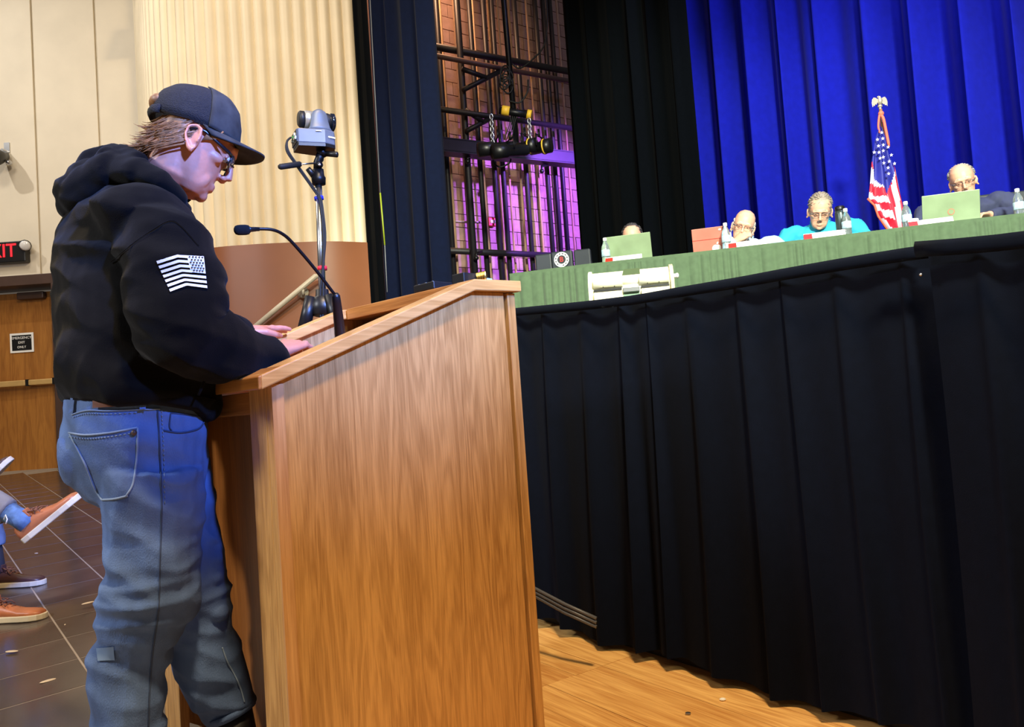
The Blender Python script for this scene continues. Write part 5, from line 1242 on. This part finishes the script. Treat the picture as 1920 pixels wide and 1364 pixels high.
# cap: mesh crown, camo front panel and brim, back strap
def capring(z, k, x0, x1, w, n=32):
    return ringse(x1, x0, w, z, n, 2.1)
cp = MB(); cp.loft([ringse(q[0], q[1], q[2], q[3], 32, 2.1) for q in ((.106, -.116, .0845, .040), (.108, -.117, .0865, .060), (.106, -.114, .086, .088), (.096, -.102, .078, .118), (.074, -.080, .062, .140), (.040, -.046, .036, .153), (.0, -.006, .006, .158))])
cp.v = [(x, y, z-(.16*(x+.005) if z < .07 else .16*(x+.005)*max(0, (.13-z)/.06)) if True else z) for x, y, z in cp.v]
def cpp(x, y, z): return CX@Vector((x, y, z))
cp.xf(CX); cap = cp.build('cap_crown', m_capm, man, True)
fp_ = MB(); ph_ = [(.108, .0870, .040), (.110, .0890, .060), (.108, .088, .088), (.098, .080, .118), (.076, .064, .140), (.044, .040, .154)]
def front(u, v):
    i = v*(len(ph_)-1); k = min(int(i), len(ph_)-2); t = i-k; xf = ph_[k][0]*(1-t)+ph_[k+1][0]*t; w_ = ph_[k][1]*(1-t)+ph_[k+1][1]*t; z = ph_[k][2]*(1-t)+ph_[k+1][2]*t
    q = (u-.5)*PI*.86; x = -.005+(xf+.005)*math.copysign(abs(math.cos(q))**(2/2.1), 1); y = w_*math.copysign(abs(math.sin(q))**(2/2.1), math.sin(q))
    z -= .16*(x+.005) if z < .07 else .16*(x+.005)*max(0, (.13-z)/.06)
    return CX@Vector((x+.001, y*1.012, z))
fp_.grid(20, 10, front); fp_.build('front_panel', m_camo, man, True, solid=.003)
br = MB()
def brim(u, v):
    q = (u-.5)*PI*.92; w_ = .083; x0 = -.005+.108*math.cos(q); y0 = w_*math.sin(q); k = math.cos(q)**.55 if math.cos(q) > 0 else 0
    x = x0+.078*k*v; y = y0*(1+.02*v); z = .046-.16*(x0+.005)+.05*(x-x0)-.026*(abs(y)/.083)**2*(.25+.75*v)-.12*(x-x0)*v
    return CX@Vector((x, y, z))
br.grid(24, 8, brim); br.build('cap_brim', m_camo, man, True, solid=.005)
b = MB(); b.tube([cpp(-.097, -.052, .060), cpp(-.114, -.027, .063), cpp(-.120, 0, .064), cpp(-.114, .027, .063), cpp(-.097, .052, .060)], .0042, 8, flat=2.4); b.build('cap_strap', m_capm, man, True)
b = MB(); b.ell((-.104, 0, .092), (.022, .040, .020)); b.xf(CX); b.build('hair_tuft', m_hair, man, True)
b = MB(); b.ell(cpp(-.003, 0, .159), (.007, .007, .004)); b.build('cap_button', m_capm, man, True)
glasses_parts(HX, man, mat('black_glasses', (18, 20, 26), .25), z=.004, x=.110, drop=.006, w=.025, h=.016)

# ================================================================== PANELISTS
def panelist(px, py, d, label, yaw, pitch, roll, skin, shirt, hairf, glass=True, sh_drop=.16, lean=.10, width=.21, arms=None, hand=None, jacket=None, s=1.02, hairmat=None):
    hc = Vector(at(px, py, d)); X = headX(hc, yaw, pitch, roll, s); f = Vector((math.cos(yaw), math.sin(yaw), 0)); l = Vector((-math.sin(yaw), math.cos(yaw), 0)); u = Vector((0, 0, 1))
    base = hc-f*(lean+.12); t = thing('person', label, 'person', (base.x, base.y, SZ))
    sh = hc-f*lean-u*sh_drop; hip = Vector((base.x, base.y, SZ+.50))-f*.02
    b = MB(); addto(b, head_prims(), X); b.tube([X@Vector((-.02, 0, -.03)), X@Vector((-.022, 0, -.09)), sh+u*.02], [.055, .056, .066], 14)
    b.tube([sh, sh.lerp(hip, .5), hip], [(.10, .17), (.10, .14), (.11, .15)], 16, up=f)
    def arm(side, k): 
        S_ = sh+l*side*width*.92-u*.02; A_ = [S_]+[sh+f*q[0]+l*side*q[1]+u*q[2] for q in k]; return A_
    ak = arms or {1: [(.10, .30, -.16), (.32, .12, -.17)], -1: [(.10, .30, -.16), (.32, .12, -.17)]}
    aa = {sd: arm(sd, ak[sd]) for sd in (1, -1)}
    for sd in (1, -1):
        A_ = [p if p.z > TZ+.05 or i == 0 else Vector((p.x, p.y, TZ+.05)) for i, p in enumerate(aa[sd])]; aa[sd] = A_
        b.tube(A_, [.04, .038, .028], 10); w_ = A_[-1]; dr = (A_[-1]-A_[-2]).normalized()
        hand_prims(b, w_, w_+dr*.09, -sd, u if not (hand and sd in hand) else hand[sd][0], .5 if not (hand and sd in hand) else hand[sd][1], s=1.0)
    for sd in (1, -1):
        kn = hip+f*.42+l*sd*.11-u*.0; b.tube([hip+l*sd*.09, kn, Vector((kn.x, kn.y, SZ+.10))+f*.03], [.07, .055, .04], 10); fo = Vector((kn.x, kn.y, SZ+.04)); b.tube([fo-f*.03, fo+f*.17], [.035, .03], 8)
    fbuild(b, .0055, 2, 'body', skin, t)
    # trousers
    b = MB(); b.ell(hip, (.16, .18, .13))
    for sd in (1, -1):
        kn = hip+f*.42+l*sd*.11; b.tube([hip+l*sd*.09, kn, Vector((kn.x, kn.y, SZ+.08))+f*.03], [.09, .075, .06], 12)
    fbuild(b, .016, 3, 'trousers', mat('dark_trousers', (38, 40, 48), .85), t)
    for sd in (1, -1):
        kn = hip+f*.42+l*sd*.11; shoe(t, Matrix.Translation((kn.x-f.x*.06, kn.y-f.y*.06, SZ))@Matrix.Rotation(yaw, 4, 'Z'), m_boot, m_boot, m_rubber, .28)
    # shirt or jacket
    b = MB(); b.tube([sh+u*.035, sh-u*.03, sh.lerp(hip, .35), sh.lerp(hip, .7), hip-u*.04], [(.075, .085), (.118, width*.95), (.135, width*.92), (.14, .175), (.14, .18)], 22, up=f)
    for sd in (1, -1):
        A_ = aa[sd]; b.ell(A_[0]-l*sd*width*.14-u*.004, (.088, .088, .070)); b.tube([A_[0]-u*.012, A_[0].lerp(A_[1], .5), A_[1], A_[1].lerp(A_[2], .5), A_[1].lerp(A_[2], .96)], [.082, .070, .062, .054, .044], 14)
    fbuild(b, .008, 4, 'jacket' if jacket else 'shirt', shirt, t, disp=fold(.006, 9, px*.01, (1, 1, .8), .003))
    cm = jacket or shirt; b = MB()
    for sd in (1, -1):
        c0 = X@Vector((-.055, 0, -.10)); n0 = sh+u*.045
        b.tube([n0-f*.075, n0+l*sd*.062-f*.02+u*.012, n0+l*sd*.055+f*.055-u*.01, n0+l*sd*.02+f*.10-u*.075], [.016, .018, .018, .006], 8)
    b.build('collar', cm, t, True)
    if jacket:
        b = MB(); b.prism([(-.045, .04), (.045, .04), (.0, -.20)], sh+f*.125-u*.0, l, (u-f*.10).normalized(), f, .012); b.build('shirt_front', jacket, t)
        b = MB(); b.prism([(-.016, .03), (.016, .03), (.022, -.12), (0, -.16), (-.022, -.12)], sh+f*.140, l, (u-f*.10).normalized(), f, .006); b.build('tie', mat('dark_tie', (60, 40, 60), .6), t)
        for sd in (1, -1):
            b = MB(); b.prism([(sd*.03, .05), (sd*.075, .03), (sd*.085, -.05), (sd*.01, -.20)], sh+f*.136, l, (u-f*.10).normalized(), f, .010); b.build('lapel', shirt, t)
    hm = hairmat; hb = MB(); hairf(hb); hb.xf(X); ho = hb.build('hair', hm, t, True)
    for s_ in (-1, 1):
        b = MB(); b.tube([X@Vector((.085, s_*.050, .036)), X@Vector((.1015, s_*.030, .046)), X@Vector((.103, s_*.014, .042))], [.002, .004, .003], 6); b.build('eyebrow', hm, t, True)
        b = MB(); b.ell(X@Vector((.092, s_*.031, .010)), (.0055, .0065, .0045)); b.build('eye', mat('dark_eye', (60, 56, 52), .3), t, True)
    if glass: glasses_parts(X, t, mat('dark_frames', (92, 88, 90), .3), z=.004, x=.108, lens=False, rr_=.0013)
    return t, X, sh, f, l
def hair_cap(off, rx_, ry_, rz_, zc, n=130, ln=.02, seed=1, xmax=.06, fore=.10):
    """close cap of short locks: an inner shell set back from the forehead plus laid strands"""
    def g(b):
        rx, ry, rz = rx_*1.0, ry_*1.03, rz_*1.11; b.ell((off, 0, zc), (rx, ry, rz)); r = random.Random(seed)
        for k in range(n):
            az = r.uniform(0, 2*PI); el = r.uniform(.05, 1.45); d = Vector((math.cos(az)*math.cos(el), math.sin(az)*math.cos(el), math.sin(el))); p = Vector((off+rx*d.x, ry*d.y, zc+rz*d.z))
            if p.x > xmax: continue
            tg = Vector((-.6, d.y*.3, -.5)); tg = (tg-d*tg.dot(d)).normalized(); b.tube([p*1.0, p+tg*ln*.5+d*.002, p+tg*ln-d*.001], [.002, .0032, .001], 4)
    return g
def hair_ring(seed=1):
    def g(b):
        b.ell((-.034, 0, .018), (.080, .081, .058)); r = random.Random(seed)
        for k in range(150):
            az = r.uniform(-2.0, 2.0)+PI; z = r.uniform(-.03, .065); p = Vector((-.018+.096*math.cos(az), .0815*math.sin(az), z)); d = Vector((p.x+.02, p.y, 0)).normalized()
            b.tube([p, p+d*.002+Vector((-.004, 0, -.010)), p+Vector((-.006, 0, -.022))], [.003, .0045, .001], 4)
    return g
m_grayh = mat('grey_hair', (172, 168, 166), .6, var=.15, vs=60); m_darkh = mat('dark_grey_hair', (70, 66, 66), .6, var=.2, vs=60); m_whiteh = mat('white_hair', (206, 200, 196), .6, var=.1, vs=60); m_gbh = mat('grey_brown_hair', (150, 138, 124), .6, var=.2, vs=60)
Y0 = math.radians(-98)
m_lshirt = mat('pale_blue_shirt', (178, 206, 226), .8, var=.05); m_tshirt = mat('turquoise_shirt', (40, 168, 196), .8, var=.08); m_suit = mat('navy_suit', (52, 58, 88), .85, var=.08, vs=30); m_wshirt = mat('white_shirt', (226, 230, 230), .8, var=.03)
panelist(1186, 452, 6.55, 'leftmost panelist hidden behind a silver laptop, only grey hair and forehead showing', math.radians(-104), .20, 0, m_skinp, m_wshirt, hair_cap(-.020, .100, .083, .086, .052, 150, .03, 3, .05), False, .20, .08, .20, hairmat=m_darkh)
panelist(1393, 428, 6.05, 'balding panelist in pale blue shirt resting his chin on his hand', math.radians(-108), .24, math.radians(-20), m_skinp, m_lshirt, hair_ring(5), True, .115, .09, .24,
         arms={1: [(.14, .26, -.16), (.30, .06, -.17)], -1: [(.17, .24, -.15), (.185, .055, .005)]}, hand={-1: (Vector((-.2, -.9, .5)), 1.0)}, hairmat=m_whiteh)
panelist(1537, 399, 5.85, 'panelist in turquoise shirt and glasses looking down at the table', math.radians(-112), .46, math.radians(-8), m_skinp, m_tshirt, hair_cap(-.014, .104, .083, .090, .050, 200, .024, 8, .075), True, .095, .12, .25, hairmat=m_gbh)
t, X, sh, f, l = panelist(1806, 344, 5.62, 'grey haired moustached man in a navy suit behind the pale laptop', math.radians(-118), .30, math.radians(8), m_skinp, m_suit, hair_cap(-.036, .088, .084, .078, .050, 160, .03, 14, .03), True, .125, .11, .275, jacket=m_wshirt, hairmat=m_grayh)
b = MB(); b.tube([(.086, -.028, -.062), (.099, -.012, -.052), (.101, 0, -.051), (.099, .012, -.052), (.086, .028, -.062)], [.003, .0075, .008, .0075, .003], 8); b.xf(X); b.build('moustache', m_whiteh, t, True)
b = MB(); b.ell((.080, 0, -.098), (.020, .026, .020)); b.xf(X); b.build('goatee', m_whiteh, t, True)
# lanyard on the chin-resting panelist is left out of view; chairs stand behind each panelist
office_chair(1500, 425, 6.45, 'dark chair behind the turquoise shirt, hidden up to its cushion', .40) if 0 else None

# ================================================================== FRONT ROW FEET AT THE LEFT
m_tan = mat('tan_leather', (172, 100, 58), .42, var=.15, vs=14, bump=.05, bs=60); m_sole = mat('cream_rubber_sole', (206, 192, 160), .6); m_dkl = mat('dark_brown_leather', (72, 46, 42), .4, var=.15, vs=14); m_lace1 = mat('brown_laces', (120, 72, 42), .7)
m_khaki = mat('grey_khaki_cloth', (128, 122, 112), .85, var=.12, vs=14, bump=.15, bs=400); m_sock = mat('blue_patterned_sock', (84, 112, 140), .85, var=.35, vs=30); m_ltj = mat('light_jeans', (96, 112, 138), .85, var=.15, vs=12)
def basis(o, fwd, up):
    x = Vector(fwd).normalized(); z = Vector(up); z = (z-x*z.dot(x)).normalized(); y = z.cross(x)
    return Matrix.Translation(Vector(o))@Matrix((x, y, z)).transposed().to_4x4()
def sitter(label, hip, floor_toe, up_heel, up_toe, up_n, m_up, m_sl, m_tr, m_sk, shirt, yawf=0.):
    t = thing('person', label, 'person', (hip[0], hip[1], rampz(hip[1])))
    hip = Vector(hip); ft = Vector(floor_toe); fd_ = Vector((1, yawf, .0)).normalized(); fd_ = Vector((fd_.x, fd_.y, .070*fd_.y)); heel = ft-fd_*.30; ank = heel+fd_*.055+Vector((0, 0, .11))
    kn1 = Vector((heel.x-.02, heel.y, hip.z+.05)); uh, ut = Vector(up_heel), Vector(up_toe); ud = (ut-uh).normalized(); un = Vector(up_n); un = (un-ud*un.dot(ud)).normalized(); ank2 = uh+ud*.05+un*.10
    kn2 = Vector((hip.x+.44, ank2.y-.02, hip.z+.20)); lg2 = (ank2-kn2).normalized()
    u = Vector((0, 0, 1)); ch = hip+Vector((-.12, 0, .52)); hc = ch+Vector((.03, 0, .24))
    X = headX(hc, math.radians(40), .0, 0, 1.0); b = MB(); addto(b, head_prims(), X)
    b.tube([hc-u*.03, hc-u*.10, ch], [.055, .056, .07], 12); b.tube([ch, ch.lerp(hip, .5), hip], [(.10, .16), (.11, .15), (.12, .16)], 14, up=Vector((1, 0, 0)))
    b.tube([hip, kn1, ank, heel+fd_*.04+u*.04], [.075, .055, .036, .036], 12); b.tube([heel+fd_*.04+u*.042, ft-fd_*.12+u*.030], [.028, .016], 10)
    b.tube([hip, kn2, ank2, uh+ud*.045+un*.05], [.075, .055, .036, .036], 12); b.tube([uh+ud*.04+un*.042, ut-ud*.12+un*.030], [.028, .016], 10)
    for sd in (1, -1):
        A_ = [ch+Vector((0, sd*.18, -.03)), ch+Vector((.05, sd*.25, -.28)), hip+Vector((.24, sd*.10, .14))]; b.tube(A_, [.045, .04, .028], 10); d_2 = (A_[2]-A_[1]).normalized(); hand_prims(b, A_[2], A_[2]+d_2*.09, -sd, u, .4)
    fbuild(b, .006, 2, 'body', m_skin, t)
    b = MB(); b.tube([ch+u*.04, ch-u*.04, ch.lerp(hip, .5), hip], [(.075, .09), (.12, .20), (.14, .18), (.15, .18)], 18, up=Vector((1, 0, 0)))
    for sd in (1, -1):
        A_ = [ch+Vector((0, sd*.18, -.03)), ch+Vector((.05, sd*.25, -.28)), hip+Vector((.24, sd*.10, .14))]; b.tube([A_[0], A_[1], A_[1].lerp(A_[2], .95)], [.075, .06, .045], 12); b.ell(A_[0], (.08, .08, .08))
    fbuild(b, .014, 3, 'shirt', shirt, t)
    hb = MB(); hair_cap(-.014, .104, .083, .090, .050, 120, .024, 5, .07)(hb); hb.xf(X); hb.build('hair', m_darkh, t, True)
    b = MB(); b.ell(hip, (.15, .18, .13)); k1 = kn1.lerp(ank, .80); k2 = kn2.lerp(ank2, .90)
    b.tube([hip+Vector((0, -.05, 0)), kn1, kn1.lerp(ank, .45), k1], [.095, .078, .070, .062], 16); b.tube([hip+Vector((0, .05, 0)), kn2, kn2.lerp(ank2, .5), k2], [.095, .08, .066, .058], 16)
    fbuild(b, .008, 3, 'trousers', m_tr, t, disp=fold(.006, 10, 1.3, (1, 1, 1), .003))
    b = MB(); b.tube([k1.lerp(ank, -.2), ank, heel+fd_*.05+u*.05], [.045, .042, .042], 14); b.build('sock', m_sk, t, True)
    b = MB(); b.tube([k2.lerp(ank2, -.25), k2.lerp(ank2, .6), ank2, uh+ud*.055+un*.055], [.047, .042, .043, .044], 14); sk_ = b.build('sock', m_sk, t, True)
    shoe(t, basis(heel, fd_, u), m_up, m_sl, m_lace1, .30); shoe(t, basis(uh, ud, un), m_up, m_sl, m_lace1, .30)
    return t, ank2, un, ud
tA = onz(85, 1166, .075); tA = np.array([tA[0], tA[1], rampz(tA[1])])
hA = Vector(at(52, 1016, tA[1]-.03)); toA = Vector(at(158, 930, tA[1]-.02))
t, an, un, ud = sitter('seated person in grey trousers with tan leather shoes and blue socks', (tA[0]-1.02, tA[1]+.02, .62+rampz(tA[1])-.06), tA, hA, toA, (-.62, -.25, .75), m_tan, m_sole, m_khaki, m_sock, m_wshirt, .02)
b = MB(); c = an+un*.02-ud*.02
b.tube([c+Vector((.0, -.047, -.02)), c+Vector((.008, -.049, 0)), c+Vector((.0, -.047, .018)), c+Vector((-.008, -.048, .0))], .003, 5); b.build('sock_motif', m_white, t, True)
tB = onz(83, 1092, .14); tB = np.array([tB[0], tB[1], rampz(tB[1])])
hB = Vector(at(-58, 905, tB[1]-.05)); toB = Vector(at(21, 862, tB[1]-.05))
toB = hB+(toB-hB).normalized()*.30; toB = Vector(at(22, 866, tB[1]-.05)); hB = toB-Vector((.21, .02, .20))
sitter('seated person in light jeans with dark brown leather shoes behind the tan shoes', (tB[0]-1.02, tB[1]+.02, .62+rampz(tB[1])-.06), tB, hB, toB, (-.55, -.25, .8), m_dkl, m_sole, m_ltj, mat('dark_sock', (34, 34, 40), .8), m_suit, .02)
for P_, nm in ((tA, 'tan'), (tB, 'dark brown')):
    z = rampz(P_[1]); cx0 = P_[0]-1.05; t = thing('auditorium_seat', 'auditorium seat of the person in %s shoes, outside the left edge' % nm, 'seat', (cx0, P_[1], z)); ms = mat('maroon_seat', (96, 40, 44), .8)
    b = MB(); b.box((cx0+.06, P_[1], z+.40), (.46, .48, .10)); b.build('seat', ms, t, bevel=.02)
    b = MB(); b.box((cx0-.30, P_[1], z+.68), (.09, .48, .60), Matrix.Rotation(-.15, 3, 'Y')); b.build('backrest', ms, t, bevel=.02)
    for sd in (1, -1): b = MB(); b.box((cx0+.0, P_[1]+sd*.27, z+.30), (.40, .04, .60)); b.build('side_frame', m_blackmetal, t, bevel=.01)
# small litter on the floors
for px, py, r_, m, lab in ((1355, 1312, .007, m_white, 'small white scrap on the oak floor boards'), (1290, 1338, .006, m_chrome, 'small metal screw on the oak floor boards'), (1345, 1214, .005, m_white, 'tiny white crumb on the oak floor near the skirt')):
    p = onz(px, py, .006); b = MB(); b.ell(p, (r_*1.4, r_, r_*.6), n=7, m=5); tag(b.build('floor_scrap', m, origin=tuple(p)), lab, 'litter')
for k, (px, py, r_, lab) in enumerate(((68, 1038, .008, 'white crumb on the dark tiles right of the raised tan shoe heel'), (165, 1131, .022, 'tan scrap of paper on the dark tiles left of the knee'), (122, 1172, .006, 'white speck on the dark tiles right of the tan floor shoe'), (22, 1222, .02, 'pale scuff shaving on the dark tiles at the lower left'), (90, 1277, .02, 'pale paper sliver on the dark tiles near the jeans'))):
    p = onz(px, py, .05); p = onz(px, py, rampz(p[1])+.003); b = MB(); b.ell(p, (r_*1.4, r_*.6, .003), Matrix.Rotation(k, 3, 'Z'), n=8, m=5); tag(b.build('floor_scrap', mat('tan_scrap', (196, 176, 148), .7), origin=tuple(p)), lab, 'litter')
